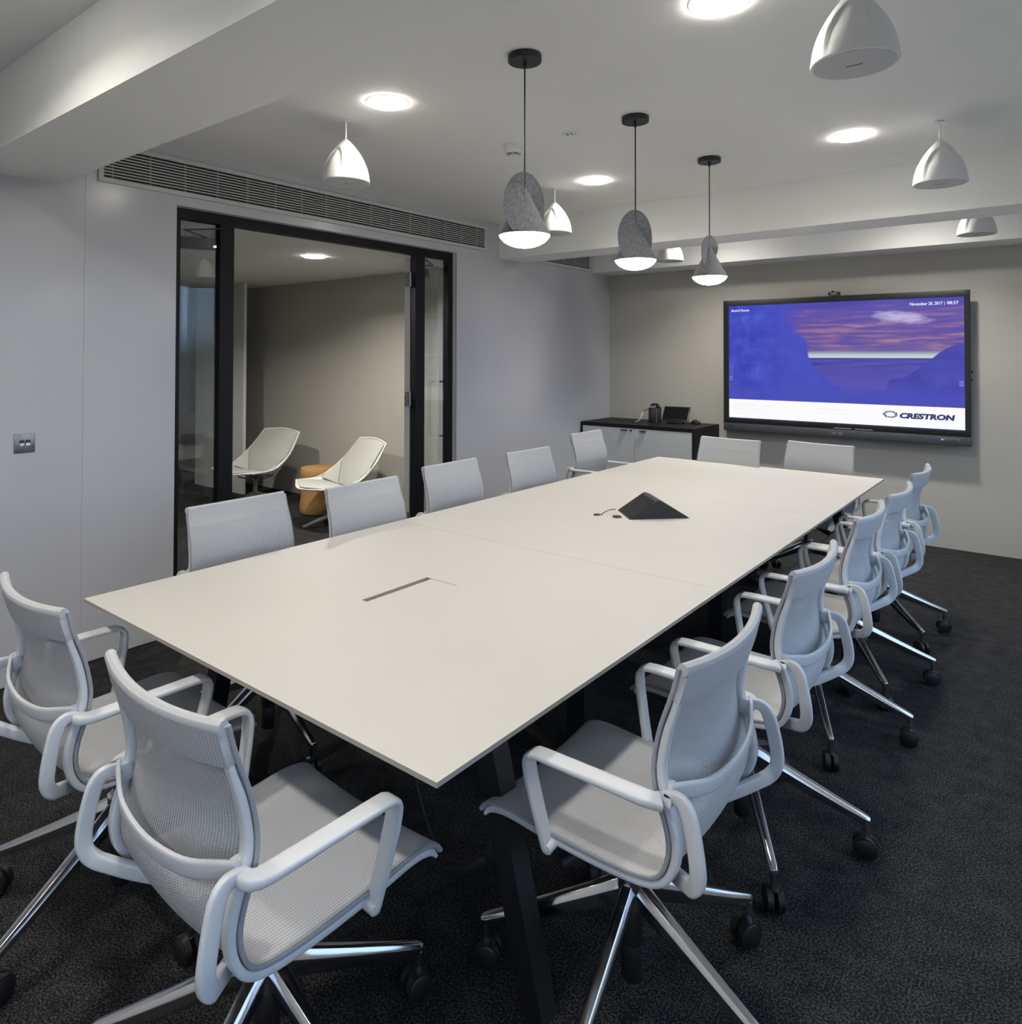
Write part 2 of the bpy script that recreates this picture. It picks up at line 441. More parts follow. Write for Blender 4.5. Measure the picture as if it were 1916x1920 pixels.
def leaf(name, hinge, ang, sgn, label):
    """glazed door leaf; local x runs from the hinge to the free edge, local y is its thickness"""
    d = struct(empty(name, (hinge[0], hinge[1], 0.008), ang), label)
    wd, hh, t = 0.74, 2.285, 0.044
    s = MB()
    s.box(0, 0.045, -t / 2, t / 2, 0, hh).box(wd - 0.045, wd, -t / 2, t / 2, 0, hh)
    s.box(0.045, wd - 0.045, -t / 2, t / 2, 0, 0.09).box(0.045, wd - 0.045, -t / 2, t / 2, hh - 0.06, hh)
    s.obj('leaf_frame', 'alu_paint', d, smooth=False)
    MB().box(0.045, wd - 0.045, -0.004, 0.004, 0.09, hh - 0.06).obj('pane', 'glass', d, smooth=False)
    for z in (0.28, 1.20, 2.12):
        hg = MB().box(-0.004, 0.001, -t / 2 + 0.004, t / 2 - 0.004, z - 0.055, z + 0.055).obj('hinge', 'hinge', d, smooth=False)
        m = MB().cyl((-0.004, sgn * (t / 2 + 0.006), z - 0.055), (-0.004, sgn * (t / 2 + 0.006), z + 0.055), 0.007)
        m.box(-0.03, -0.004, sgn * (t / 2 + 0.002) - 0.002, sgn * (t / 2 + 0.002) + 0.002, z - 0.055, z + 0.055)
        m.obj('knuckle', 'hinge', hg, smooth=False)
        sc = MB()
        for q in range(4):
            zz = z - 0.04 + 0.027 * q
            sc.cyl((-0.0045, (-0.008 if q % 2 else 0.008), zz), (-0.0055, (-0.008 if q % 2 else 0.008), zz), 0.0045, 8)
        sc.obj('screw', 'dark_grey', hg, smooth=False)
    sd = sgn
    hx = wd - 0.11
    P = [(hx, sd * 0.024, 1.31), (hx, sd * 0.06, 1.31), (hx, sd * 0.075, 1.295), (hx, sd * 0.075, 1.2), (hx, sd * 0.075, 1.0), (hx, sd * 0.075, 0.865), (hx, sd * 0.06, 0.85), (hx, sd * 0.024, 0.85)]
    MB().sweep(P, (1, 0, 0), 0.019, 0.019, n=12, p=2).obj('pull_handle', 'dark_grey', d)
    c = MB().box(0.05, 0.27, sd * 0.024 - (0.0 if sd > 0 else 0.045), sd * 0.024 + (0.045 if sd > 0 else 0.0), hh - 0.125, hh - 0.06).obj('door_closer', 'dark_grey', d, bevel=0.003)
    MB().sweep([(0.1, sd * 0.05, hh - 0.055), (0.22, sd * 0.12, hh - 0.03), (0.02, sd * 0.14, hh - 0.012)], (0, 0, 1), 0.008, 0.02, n=8).obj('closer_arm', 'dark_grey', c)
    return d
th = R(158)
leaf('door_1', (XL - 0.125, 1.315), math.atan2(-math.cos(R(27)), -math.sin(R(27))), 1, 'glazed door leaf folded back behind the near side light')
leaf('door_2', (XL - 0.125, 2.845), math.atan2(-math.cos(th), -math.sin(th)), -1, 'glazed door leaf folded back behind the far side light')

# ------------------------------------------------------------------ ventilation grilles on the left wall
def grille(y0, y1, z0, z1, label, ndiv, seam=None):
    g = empty('air_grille', (XL, (y0 + y1) / 2, z0))
    tag(g, label, 'air grille', 'long air grilles high on the white wall')
    h = (y1 - y0) / 2; H = z1 - z0; b = 0.024
    f = MB().slab('x', [-h, -h + b, h - b, h], [0, b, H - b, H], {(1, 1)}, 0.0005, 0.012)
    f.obj('frame', 'alu_paint', g, smooth=False)
    MB().box(0.0005, 0.002, -h + b, h - b, b, H - b).obj('backing', 'black_metal', g, smooth=False)
    n = 10
    pitch = (H - 2 * b) / n
    sl = MB().box(0.005, 0.0115, -h + b, h - b, -0.0030, 0.0030).mesh('slat', 'alu_paint', smooth=False)
    for k in range(n - 1):
        o = link('slat', sl, g); o.location = (0, 0, b + pitch * (k + 1))
    dv = MB().box(0.002, 0.009, -0.004, 0.004, b, H - b).mesh('divider', 'mid_grey', smooth=False)
    for k in range(ndiv):
        o = link('divider', dv, g); o.location = (0, -h + (2 * h) * (k + 0.35) / ndiv, 0)
    if seam:
        MB().box(0.012, 0.0124, seam - 0.001, seam + 0.001, 0, b).obj('seam', 'dark_grey', g, smooth=False)
grille(0.547, 3.6405, 2.428, 2.634, 'long slatted air grille above the glazed doorway', 16, 0.35)
grille(4.22, 5.337, 2.412, 2.618, 'shorter slatted air grille in the corner bay past the second beam', 6)

# wall switch
sw = empty('light_switch', (XL, 0.2365, 1.126)); tag(sw, 'brushed steel double light switch on the glossy white wall', 'light switch')
MB().box(0.0003, 0.006, -0.043, 0.043, -0.045, 0.045).obj('plate', 'steel', sw, bevel=0.0025)
for y in (-0.0115, 0.0135):
    k = MB().prism([(0.006, y - 0.009, -0.012), (0.0085, y - 0.009, -0.012), (0.0068, y - 0.009, 0.0), (0.0105, y - 0.009, 0.013), (0.006, y - 0.009, 0.013)], (0, 1, 0), 0.018).obj('rocker', 'hinge', sw, smooth=False)
    MB().slab('x', [y - 0.0105, y - 0.009, y + 0.009, y + 0.0105], [-0.0135, -0.012, 0.013, 0.0145], {(1, 1)}, 0.006, 0.0065).obj('rocker_surround', 'black_plastic', k, smooth=False)

# ------------------------------------------------------------------ ceiling things
def downlight_proto():
    e = empty('ceiling_downlight')
    t = MB().lathe([(0.0835, -0.0005), (0.0845, -0.0022), (0.095, -0.0022), (0.098, -0.0005)], 40, caps=False)
    t.obj('trim_ring', 'light_trim', e)
    MB().lathe([(0.0832, -0.001), (0.0822, -0.011), (0.060, -0.0145), (0.003, -0.016)], 32, caps=False).obj('lens', 'lens', e)
    return e
dl = downlight_proto()
DL = [((0.145, 1.195, ZC), 'lit round downlight beside the leftmost white pendant speaker', P_MAIN),
      ((1.665, 1.24, ZC), 'lit round downlight cut by the top edge of the picture', P_MAIN),
      ((0.140, 3.02, ZC), 'lit round downlight beyond the smoke detector, near the far beam', P_MAIN),
      ((1.675, 3.03, ZC), 'lit round downlight at right, between two white pendant speakers', P_MAIN),
      ((0.145, 4.86, ZC), 'lit round downlight hidden behind the far beam, on the cabinet side', P_FAR),
      ((1.675, 4.86, ZC), 'lit round downlight hidden behind the far beam, on the right', P_FAR),
      ((0.145, -0.62, ZC), 'lit round downlight outside the picture, left of the camera', P_NEAR),
      ((1.665, -0.62, ZC), 'lit round downlight outside the picture, above the camera', P_NEAR),
      ((0.145, -2.47, ZC), 'lit round downlight outside the picture, far behind the camera on the left', P_NEAR),
      ((1.665, -2.47, ZC), 'lit round downlight outside the picture, far behind the camera on the right', P_NEAR),
      ((-2.21, 2.56, ZC2), 'lit round downlight seen through the open doorway', P_LOUNGE),
      ((-3.3, 1.5, ZC2), 'lit round downlight of the room beyond, hidden by the white wall', P_LOUNGE)]
for i, (loc, lab, lm_) in enumerate(DL):
    o = dl if i == 0 else copy_tree(dl)
    o.location = loc
    ld = bpy.data.lights.new('downlight_beam', 'AREA'); ld.shape = 'DISK'; ld.size = 0.15
    ld.energy = lm_[0]; ld.spread = R(lm_[1]); ld.color = (1.0, 0.95, 0.865)
    lo = link('downlight_beam', ld, o); lo.location = (0, 0, -0.0175)
    tag(o, lab, 'downlight', 'round ceiling downlights')

def speaker_proto():
    e = empty('pendant_speaker')
    pr = [(0.1155, 0.0), (0.117, 0.004), (0.1155, 0.02), (0.111, 0.05), (0.1025, 0.08), (0.0915, 0.106), (0.078, 0.131), (0.063, 0.154), (0.048, 0.174), (0.0335, 0.191), (0.0195, 0.205), (0.006, 0.215)]
    P = []
    C = catmull([(r, z, 0) for r, z in pr], 4)
    for c in C: P.append((max(c.x, 0.004), c.y))
    def rf(r, z, a):
        for a0 in (-math.pi / 2 + 0.1, math.pi / 2 + 0.1):
            d = (a - a0 + math.pi) % (2 * math.pi) - math.pi
            # arched recess: wide low down, closing at the top
            top = 0.165
            q = (abs(d) / 0.62) ** 2.2 + max(0, z / top) ** 4
            if q < 1.0:
                e_ = min(1.0, (1 - q) / 0.16)
                e_ = e_ * e_ * (3 - 2 * e_)
                fade = min(1.0, z / 0.10)
                return r - 0.0105 * e_ * fade * (0.6 + 0.4 * abs(d) / 0.62)
        return r
    MB().lathe(P, 96, rfun=rf).obj('shell', 'speaker', e, angle=60)
    MB().lathe([(0.108, -0.0012), (0.108, 0.002)], 48).obj('grille', 'grille_white', e)
    MB().box(-0.021, 0.021, -0.0022, 0.0022, -0.0024, -0.0012).obj('badge', 'mid_grey', e, smooth=False)
    MB().cyl((0, 0, 0.212), (0, 0, 0.304), 0.0042, 10).obj('stem', 'speaker', e)
    MB().lathe([(0.02, 0.301), (0.02, 0.305), (0.006, 0.3085)], 20).obj('ceiling_plate', 'speaker', e)
    return e
sp = speaker_proto()
SP = [((-0.2, 1.24, 2.382), 'white pendant speaker in front of the long air grille, leftmost of all'),
      ((2.065, 1.24, 2.382), 'largest white pendant speaker, cut by the top edge of the picture'),
      ((-0.2, 3.055, 2.382), 'white pendant speaker half hidden behind the nearest felt lamp'),
      ((2.065, 3.045, 2.382), 'white pendant speaker hanging on a thin stem at the right, near the far beam'),
      ((-0.2, 4.88, 2.382), 'small white pendant speaker behind the far beam, between two felt lamps'),
      ((2.065, 4.88, 2.382), 'white pendant speaker behind the far beam at right, above the screen')]
for i, (loc, lab) in enumerate(SP):
    o = sp if i == 0 else copy_tree(sp)
    o.location = loc
    tag(o, lab, 'speaker', 'white pendant speakers')

sm = empty('smoke_detector', (0.19, 2.08, ZC)); tag(sm, 'white smoke detector on the ceiling behind the nearest lamp cord', 'smoke detector')
MB().lathe([(0.053, 0.0), (0.053, -0.016), (0.050, -0.018), (0.0505, -0.03), (0.046, -0.033), (0.043, -0.045)], 40).obj('housing', 'speaker', sm)
MB().lathe([(0.036, -0.045), (0.034, -0.0485), (0.033, -0.0485), (0.033, -0.052), (0.030, -0.053), (0.03, -0.058), (0.02, -0.06), (0.004, -0.0605)], 40).obj('cap', 'speaker', sm)
for z, r in ((-0.0475, 0.0362), (-0.0525, 0.0335)):
    s = MB()
    for k in range(6):
        a0 = k * math.pi / 3 + 0.08
        P = [(r * math.cos(a0 + t * 0.147), r * math.sin(a0 + t * 0.147), z) for t in range(7)]
        s.sweep(P, (0, 0, 1), 0.003, 0.0015, n=6)
    s.obj('vent_slot', 'black_plastic', sm)
rc = empty('ceiling_sensor', (0.54, 2.093, ZC)); tag(rc, 'small round recessed sensor in the ceiling beside the smoke detector', 'sensor')
MB().lathe([(0.040, -0.0003), (0.040, -0.003), (0.030, -0.004), (0.019, -0.003)], 32, caps=False).obj('ring', 'light_trim', rc)
MB().lathe([(0.019, -0.001), (0.016, -0.002), (0.003, -0.0025)], 24).obj('recess', 'mid_grey', rc)
MB().lathe([(0.007, -0.003), (0.006, -0.008), (0.001, -0.011)], 16, c=(0.006, -0.004, 0)).obj('eye', 'chrome', rc)

def pendant_proto():
    e = empty('felt_pendant_lamp')
    MB().lathe([(0.0625, ZC - 0.0005), (0.0645, ZC - 0.003), (0.0645, ZC - 0.024), (0.063, ZC - 0.026), (0.004, ZC - 0.026)], 40).obj('canopy', 'black_plastic', e)
    MB().lathe([(0.0065, ZC - 0.024), (0.0065, ZC - 0.048), (0.004, ZC - 0.05)], 14).obj('cord_grip', 'black_plastic', e)
    MB().cyl((0, 0, 2.10), (0, 0, ZC - 0.04), 0.0032, 8).obj('cord', 'black_plastic', e)
    # cone shade with lit dish lens
    MB().lathe([(0.094, 1.998), (0.099, 2.000), (0.099, 2.003), (0.070, 2.056), (0.040, 2.112), (0.020, 2.150), (0.005, 2.178)], 48).obj('shade', 'felt', e, angle=50)
    MB().lathe([(0.0975, 1.9985), (0.093, 1.990), (0.080, 1.976), (0.062, 1.965), (0.04, 1.957), (0.02, 1.9535), (0.002, 1.952)], 48, caps=False).obj('lens', 'pend_lens', e)
    # oval felt wing: its left half lies over the cone, its right half passes behind it
    def cone_r(z): return max(0.0, 0.099 * (2.178 - z) / 0.175) if z < 2.178 else 0.0
    m = MB(); nz_, nx_ = 22, 20
    for side in (0, 1):
        for j in range(nz_ + 1):
            z = 2.003 + 0.2395 * (0.5 - 0.5 * math.cos(math.pi * (0.25 + 0.75 * j / nz_)) - 0.1464) / 0.8536
            hw_ = 0.083 * math.sqrt(max(0.0, 1 - ((z - 2.10) / 0.1425) ** 2)) + 0.0004
            for i in range(nx_ + 1):
                s_ = -1 + 2 * i / nx_
                x = -0.004 + hw_ * s_
                q = min(1.0, max(0.0, (x + 0.004) / 0.034)); q = q * q * (3 - 2 * q)
                a_ = 0.98 * (1 - q) - 0.28 * q
                m.v.append((x, -a_ * cone_r(z) + (0.0025 if side else -0.0025), z))
    n1_ = nx_ + 1; tot = (nz_ + 1) * n1_
    I_ = lambda k, j, i: k * tot + j * n1_ + i
    for j in range(nz_):
        for i in range(nx_):
            m.f.append((I_(0, j, i), I_(0, j, i + 1), I_(0, j + 1, i + 1), I_(0, j + 1, i)))
            m.f.append((I_(1, j, i), I_(1, j + 1, i), I_(1, j + 1, i + 1), I_(1, j, i + 1)))
        m.f.append((I_(0, j, 0), I_(0, j + 1, 0), I_(1, j + 1, 0), I_(1, j, 0)))
        m.f.append((I_(0, j, nx_), I_(1, j, nx_), I_(1, j + 1, nx_), I_(0, j + 1, nx_)))
    m.mi = [0] * len(m.f)
    m.obj('wing', 'felt', e, angle=50)
    return e
pe = pendant_proto()
for i, (y, a, lab) in enumerate(((1.18, 47, 'felt pendant lamp nearest the camera, hanging from the leftmost black canopy'), (2.072, 34, 'middle one of the three felt pendant lamps'), (2.98, -108, 'felt pendant lamp nearest the screen, its wing seen edge-on'))):
    o = pe if i == 0 else copy_tree(pe)
    o.location = (0.93, y, 0); o.rotation_euler = (0, 0, R(a))
    tag(o, lab, 'pendant lamp', 'grey felt pendant lamps over the table')

# ------------------------------------------------------------------ table
tb = empty('meeting_table', (0, 0, 0)); tag(tb, 'long off-white meeting table with thin edge on black legs', 'table')
J1, J2 = TL / 3, 2 * TL / 3
Z0, Z1 = TH - 0.011, TH
HX0, HX1, HY0, HY1 = 0.721, 0.866, 0.567, 0.872
MB().slab('z', [0, HX0, HX1, TW], [0, HY0, HY1, J1 - 0.0006], {(1, 1)}, Z0, Z1, 0, 1).obj('tabletop', ['laminate', 'table_edge'], tb, smooth=False)
for (a, b) in ((J1 + 0.0006, J2 - 0.0006), (J2 + 0.0006, TL)):
    MB().slab('z', [0, TW], [a, b], set(), Z0, Z1, 0, 1).obj('tabletop', ['laminate', 'table_edge'], tb, smooth=False)
# cable hatch: flap with an open slot along one side
MB().box(HX0 + 0.024, HX1 - 0.0012, HY0 + 0.0015, HY1 - 0.0015, TH - 0.0095, TH - 0.0008).obj('hatch_flap', 'laminate', tb, smooth=False)
MB().slab('z', [HX0 - 0.004, HX0 + 0.0, HX1, HX1 + 0.004], [HY0 - 0.004, HY0, HY1, HY1 + 0.004], {(1, 1)}, TH - 0.05, Z0).box(HX0 - 0.004, HX1 + 0.004, HY0 - 0.004, HY1 + 0.004, TH - 0.020, TH - 0.016).obj('cable_tray', 'tray', tb, smooth=False)
f = MB()
f.box(0.24, 0.30, 0.33, TL - 0.33, 0.685, Z0).box(TW - 0.30, TW - 0.24, 0.33, TL - 0.33, 0.685, Z0)
for y in (0.36, J1, J2, TL - 0.42): f.box(0.2, TW - 0.2, y, y + 0.06, 0.685, Z0)
f.obj('under_frame', 'black_metal', tb, smooth=False)
for y in (0.40, TL - 0.40):
    for s in (0, 1):
        X = (lambda x: x) if s else (lambda x: TW - x)
        a = [(X(1.345), y - 0.03, 0.70), (X(1.405), y - 0.03, 0.70), (X(1.585), y - 0.03, 0.0), (X(1.525), y - 0.03, 0.0)]
        MB().prism(a, (0, 1, 0), 0.06).obj('splayed_leg', 'black_metal', tb, smooth=False)
for y in (J1, J2):
    for x in (0.53, 0.99):
        MB().box(x, x + 0.08, y - 0.03, y + 0.05, 0, 0.69).obj('inner_leg', 'black_metal', tb, smooth=False)
# loose cable under the table
P = catmull([(1.05, 0.42, 0.69), (1.12, 0.40, 0.55), (1.2, 0.36, 0.38), (1.32, 0.34, 0.27), (1.42, 0.37, 0.32), (1.47, 0.42, 0.42)], 6)
cb = MB().sweep(P, (0, 0.2, 1), 0.006, 0.006, n=8, p=2).obj('power_cable', 'black_plastic')
tag(cb, 'black cable drooping beneath the near end of the table', 'cable')
MB().sweep([(1.32, 0.335, 0.27), (1.37, 0.345, 0.285), (1.42, 0.37, 0.32)], (0, 0, 1), 0.028, 0.028, n=8).obj('inline_plug', 'black_plastic', cb)

# conference console: tent with a touch screen on either slope
B1, B2 = Vector((0.862, 2.135, TH)), Vector((1.080, 2.352, TH))
ex = (B2 - B1).normalized(); LX = (B2 - B1).length
con = empty('console', (B1.x, B1.y, TH), math.atan2(ex.y, ex.x)); tag(con, 'black tent-shaped touch panel console on the middle of the table', 'console')
D, HH = 0.222, 0.097
def roundtri(inset, x0):
    A, B, C = Vector((inset * 1.6, inset)), Vector((LX - inset * 1.6, inset)), Vector((LX / 2 - 0.005, HH - inset * 1.3))
    out = []
    for (p, q, r_, k) in ((C, A, B, 0.004), (A, B, C, 0.002), (B, C, A, 0.02)):
        a = q + (p - q).normalized() * k; b = q + (r_ - q).normalized() * k
        for t in (0, 0.25, 0.5, 0.75, 1): out.append(a * (1 - t) ** 2 + q * 2 * t * (1 - t) + b * t * t)
    return [(v.x, x0, v.y) for v in out]
MB().prism(roundtri(0, 0.006), (0, 1, 0), D - 0.012).obj('body', 'dark_grey', con, angle=40)
MB().prism(roundtri(0.008, 0.0), (0, 1, 0), 0.006).obj('end_panel', 'black_plastic', con, angle=40)
sl = Vector((LX / 2 - 0.005, 0, HH)); L1_ = sl.length; dr = sl.normalized(); nn = Vector((-dr.z, 0, dr.x))
def slope_poly(x0, x1, y0, y1, off): return [tuple(dr * x0 + Vector((0, y0, 0)) + nn * off), tuple(dr * x1 + Vector((0, y0, 0)) + nn * off), tuple(dr * x1 + Vector((0, y1, 0)) + nn * off), tuple(dr * x0 + Vector((0, y1, 0)) + nn * off)]
MB().prism(slope_poly(0.012, L1_ - 0.022, 0.012, D - 0.012, 0.0003), nn, 0.0015).obj('touch_screen', 'screen_black', con, smooth=False)
sl2 = Vector((-(LX / 2 + 0.005), 0, HH)); dr2 = sl2.normalized(); n2 = Vector((-dr2.z, 0, dr2.x)) * -1
o2 = Vector((LX, 0, 0))
MB().prism([tuple(o2 + dr2 * a + Vector((0, b, 0)) + n2 * 0.0003) for a, b in ((0.012, 0.012), (sl2.length - 0.022, 0.012), (sl2.length - 0.022, D - 0.012), (0.012, D - 0.012))], n2, 0.0015).obj('touch_screen', 'screen_black', con, smooth=False)
cbl = MB().sweep(catmull([(0.735, 2.225, TH + 0.02), (0.715, 2.20, TH + 0.018), (0.70, 2.165, TH + 0.008), (0.705, 2.14, TH + 0.004), (0.690, 2.125, TH + 0.004)], 5), (0, 0, 1), 0.004, 0.004, n=8, p=2).obj('data_cable', 'black_plastic')
tag(cbl, 'short black cable with plug beside the tent-shaped console', 'cable')
MB().sweep([(0.695, 2.132, TH + 0.005), (0.675, 2.112, TH + 0.005)], (0, 0, 1), 0.008, 0.013, n=8).obj('plug', 'dark_grey', cbl)
pk = empty('puck', (0.785, 2.15, TH)); tag(pk, 'small flat dark puck tucked under the edge of the tent-shaped console', 'puck')
MB().lathe([(0.020, 0.0002), (0.023, 0.002), (0.021, 0.006), (0.004, 0.0075)], 24).obj('disc', 'dark_grey', pk)

# ------------------------------------------------------------------ wall display
tv = empty('wall_display', (0, YB, 0)); tag(tv, 'very large wall-mounted touch display showing a blue ice picture', 'display')
YF = -0.12
MB().box(0.10, 1.86, -0.105, -0.0005, 1.0, 1.95).obj('back_box', 'black_plastic', tv, smooth=False)
MB().slab('y', [-0.003, 0.049, 1.919, 1.959], [0.912, 0.958, 2.0125, 2.064], {(1, 1)}, -0.105, YF).obj('bezel', 'black_plastic', tv, bevel=0.003)
MB().box(0.03, 1.93, -0.112, -0.09, 0.94, 2.03).obj('inner_panel', 'black_plastic', tv, smooth=False)
bar = MB().box(-0.001, 1.960, YF - 0.012, -0.07, 0.840, 0.9115).obj('control_bar', mat('slate grey plastic', (0.062, 0.066, 0.074), 0.4), tv, bevel=0.006)
MB().box(0.952, 1.036, YF - 0.0135, YF - 0.012, 0.866, 0.886).obj('logo_plate', 'mid_grey', bar, bevel=0.0005)
MB().cyl((0.994, YF - 0.0138, 0.876), (0.994, YF - 0.0132, 0.876), 0.007).obj('sensor_dot', 'black_plastic', bar)
MB().box(1.735, 1.885, YF - 0.0132, YF - 0.012, 0.874, 0.895).obj('button_strip', 'mid_grey', bar, bevel=0.0004)
MB().cyl((1.769, YF - 0.0140, 0.8845), (1.769, YF - 0.0132, 0.8845), 0.006).obj('power_light', 'led', bar)
for k in range(5):
    MB().box(1.79 + 0.018 * k, 1.80 + 0.018 * k, YF - 0.014, YF - 0.0132, 0.879, 0.890).obj('button', 'dark_grey', bar, smooth=False)
MB().cyl((1.745, YF - 0.0140, 0.8845), (1.745, YF - 0.0132, 0.8845), 0.006).obj('ir_port', 'black_plastic', bar)
for k in range(4):
    MB().box(0.045 + 0.016 * k, 0.053 + 0.016 * k, YF - 0.0128, YF - 0.012, 0.878, 0.892).obj('port', 'black_plastic', bar, smooth=False)
for x0 in (0.972, 1.135):
    pn = MB().cyl((x0, YF - 0.006, 0.9205), (x0 + 0.135, YF - 0.006, 0.9205), 0.0055, 12).obj('stylus', 'mid_grey', tv)
for z in (1.42, 1.36): MB().box(1.959, 1.968, -0.1, -0.085, z - 0.01, z + 0.01).obj('side_button', 'black_plastic', tv, smooth=False)

def screen_mat():
    m = bpy.data.materials.new('screen picture'); m.use_nodes = True
    nt = m.node_tree; b = nt.nodes['Principled BSDF']
    b.inputs['Base Color'].default_value = (0.004, 0.004, 0.005, 1); b.inputs['Roughness'].default_value = 0.25; b.inputs['Specular IOR Level'].default_value = 0.2
    L = nt.links.new
    def math_(op, a, b_=None, c=None):
        n = N(m, 'ShaderNodeMath', operation=op)
        for i, q in enumerate((a, b_, c)):
            if q is None: continue
            if isinstance(q, (int, float)): n.inputs[i].default_value = q
            else: L(q, n.inputs[i])
        return n.outputs[0]
    def mix(f, a, b_):
        n = N(m, 'ShaderNodeMix', data_type='RGBA')
        for s_, q in ((n.inputs[0], f), (n.inputs[6], a), (n.inputs[7], b_)):
            if isinstance(q, tuple): s_.default_value = (*q, 1)
            elif isinstance(q, (int, float)): s_.default_value = q
            else: L(q, s_)
        return n.outputs[2]
    def ramp(x, st, interp='LINEAR'):
        n = N(m, 'ShaderNodeValToRGB'); r_ = n.color_ramp; r_.interpolation = interp
        r_.elements[0].position, r_.elements[0].color = st[0][0], (*st[0][1], 1)
        r_.elements[1].position, r_.elements[1].color = st[-1][0], (*st[-1][1], 1)
        for p_, c in st[1:-1]:
            e = r_.elements.new(p_); e.color = (*c, 1)
        L(x, n.inputs[0]); return n.outputs[0]
    def curve(x, pts):
        n = N(m, 'ShaderNodeFloatCurve'); c = n.mapping.curves[0]
        c.points[0].location = pts[0]; c.points[1].location = pts[-1]
        for p_ in pts[1:-1]: c.points.new(*p_)
        n.mapping.update(); L(x, n.inputs['Value']); return n.outputs[0]
    def step(a, b_, w):   # 1 where a>b
        n = N(m, 'ShaderNodeMapRange'); n.inputs['From Min'].default_value = -w; n.inputs['From Max'].default_value = w
        L(math_('SUBTRACT', a, b_), n.inputs['Value']); return n.outputs[0]
    uvn = N(m, 'ShaderNodeUVMap'); sp_ = N(m, 'ShaderNodeSeparateXYZ'); L(uvn.outputs[0], sp_.inputs[0])
    u, v = sp_.outputs[0], sp_.outputs[1]
    def noise(su, sv, scale, det=5, rough=0.55, off=0.0):
        mp = N(m, 'ShaderNodeMapping'); mp.inputs['Scale'].default_value = (su, sv, 1); mp.inputs['Location'].default_value = (off, off * 0.7, 0)
        L(uvn.outputs[0], mp.inputs[0])
        n = N(m, 'ShaderNodeTexNoise'); n.inputs['Scale'].default_value = scale; n.inputs['Detail'].default_value = det; n.inputs['Roughness'].default_value = rough
        L(mp.outputs[0], n.inputs['Vector']); return n.outputs['Fac']
    # sky
    sky = ramp(v, [(0.535, (0.62, 0.74, 0.72)), (0.565, (0.50, 0.56, 0.58)), (0.60, (0.20, 0.14, 0.36)), (0.72, (0.20, 0.11, 0.34)), (0.85, (0.13, 0.09, 0.40)), (1.0, (0.055, 0.06, 0.40))])
    n1 = noise(1.6, 8.5, 3.0)
    streak = ramp(n1, [(0.42, (0.085, 0.07, 0.36)), (0.55, (0.20, 0.115, 0.33)), (0.68, (0.50, 0.27, 0.28))])
    band = ramp(v, [(0.57, (0, 0, 0)), (0.62, (0.85, 0.85, 0.85)), (0.82, (0.6, 0.6, 0.6)), (1.0, (0.1, 0.1, 0.1))])
    sky = mix(band, sky, streak)
    # bright torn cloud
    du = math_('MULTIPLY', math_('SUBTRACT', u, 0.765), 9.5); dv = math_('MULTIPLY', math_('SUBTRACT', math_('MULTIPLY_ADD', u, 0.22, v), 1.028), 24.0)
    rr = math_('ADD', math_('POWER', math_('ABSOLUTE', du), 2.0), math_('POWER', math_('ABSOLUTE', dv), 2.0))
    n3 = noise(3, 9, 6.0, off=3.3)
    cl = N(m, 'ShaderNodeMapRange'); cl.inputs['From Min'].default_value = 1.9; cl.inputs['From Max'].default_value = 0.5
    L(math_('MULTIPLY_ADD', n3, 2.6, math_('SUBTRACT', rr, 0.9)), cl.inputs['Value'])
    sky = mix(math_('MULTIPLY', cl.outputs[0], 0.75), sky, (0.62, 0.56, 0.82))
    glow = N(m, 'ShaderNodeMapRange'); glow.inputs['From Min'].default_value = 9.0; glow.inputs['From Max'].default_value = 0.0
    L(math_('MULTIPLY_ADD', math_('POWER', math_('ABSOLUTE', dv), 2.0), -0.82, rr), glow.inputs['Value'])
    # sea
    n2 = noise(1.0, 22, 4.0)
    sea = ramp(n2, [(0.35, (0.052, 0.045, 0.30)), (0.65, (0.105, 0.10, 0.47))])
    sea = mix(step(0.40, v, 0.09), sea, (0.10, 0.085, 0.44))
    scene_ = mix(step(v, 0.54, 0.003), sea, sky)
    # ice, left and right
    n4 = noise(2.4, 1.3, 5.0, 6, 0.6, 1.1)
    iceL = ramp(n4, [(0.30, (0.028, 0.045, 0.42)), (0.5, (0.050, 0.068, 0.50)), (0.72, (0.085, 0.12, 0.62))])
    iceL = mix(ramp(u, [(0.10, (1, 1, 1)), (0.30, (0.25, 0.25, 0.25))]), (0.070, 0.080, 0.50), iceL)
    iceL = mix(step(u, math_('MULTIPLY_ADD', math_('SUBTRACT', 1.0, v), 1.2, -0.09), 0.003), iceL, iceL)
    eL = curve(v, [(0.0, 0.60), (0.20, 0.60), (0.287, 0.535), (0.321, 0.498), (0.378, 0.455), (0.461, 0.41), (0.533, 0.384), (0.605, 0.378), (0.69, 0.365), (0.764, 0.325), (0.85, 0.315), (1.0, 0.298)])
    softw = ramp(v, [(0.70, (0.004, 0.004, 0.004)), (0.95, (0.07, 0.07, 0.07))])
    mL = N(m, 'ShaderNodeMapRange'); L(math_('SUBTRACT', eL, u), mL.inputs['Value']); L(softw, mL.inputs['From Max']); L(math_('MULTIPLY', softw, -1.0), mL.inputs['From Min'])
    scene_ = mix(mL.outputs[0], scene_, iceL)
    iceR = ramp(n4, [(0.30, (0.052, 0.050, 0.36)), (0.7, (0.075, 0.078, 0.46))])
    eR = curve(u, [(0.0, 0.0), (0.55, 0.235), (0.66, 0.275), (0.705, 0.29), (0.719, 0.364), (0.776, 0.389), (0.831, 0.457), (0.885, 0.54), (0.917, 0.589), (0.959, 0.632), (1.0, 0.655)])
    scene_ = mix(step(eR, v, 0.003), scene_, iceR)
    low = step(0.285, v, 0.03)
    scene_ = mix(math_('MULTIPLY', low, 0.8), scene_, (0.068, 0.078, 0.48))
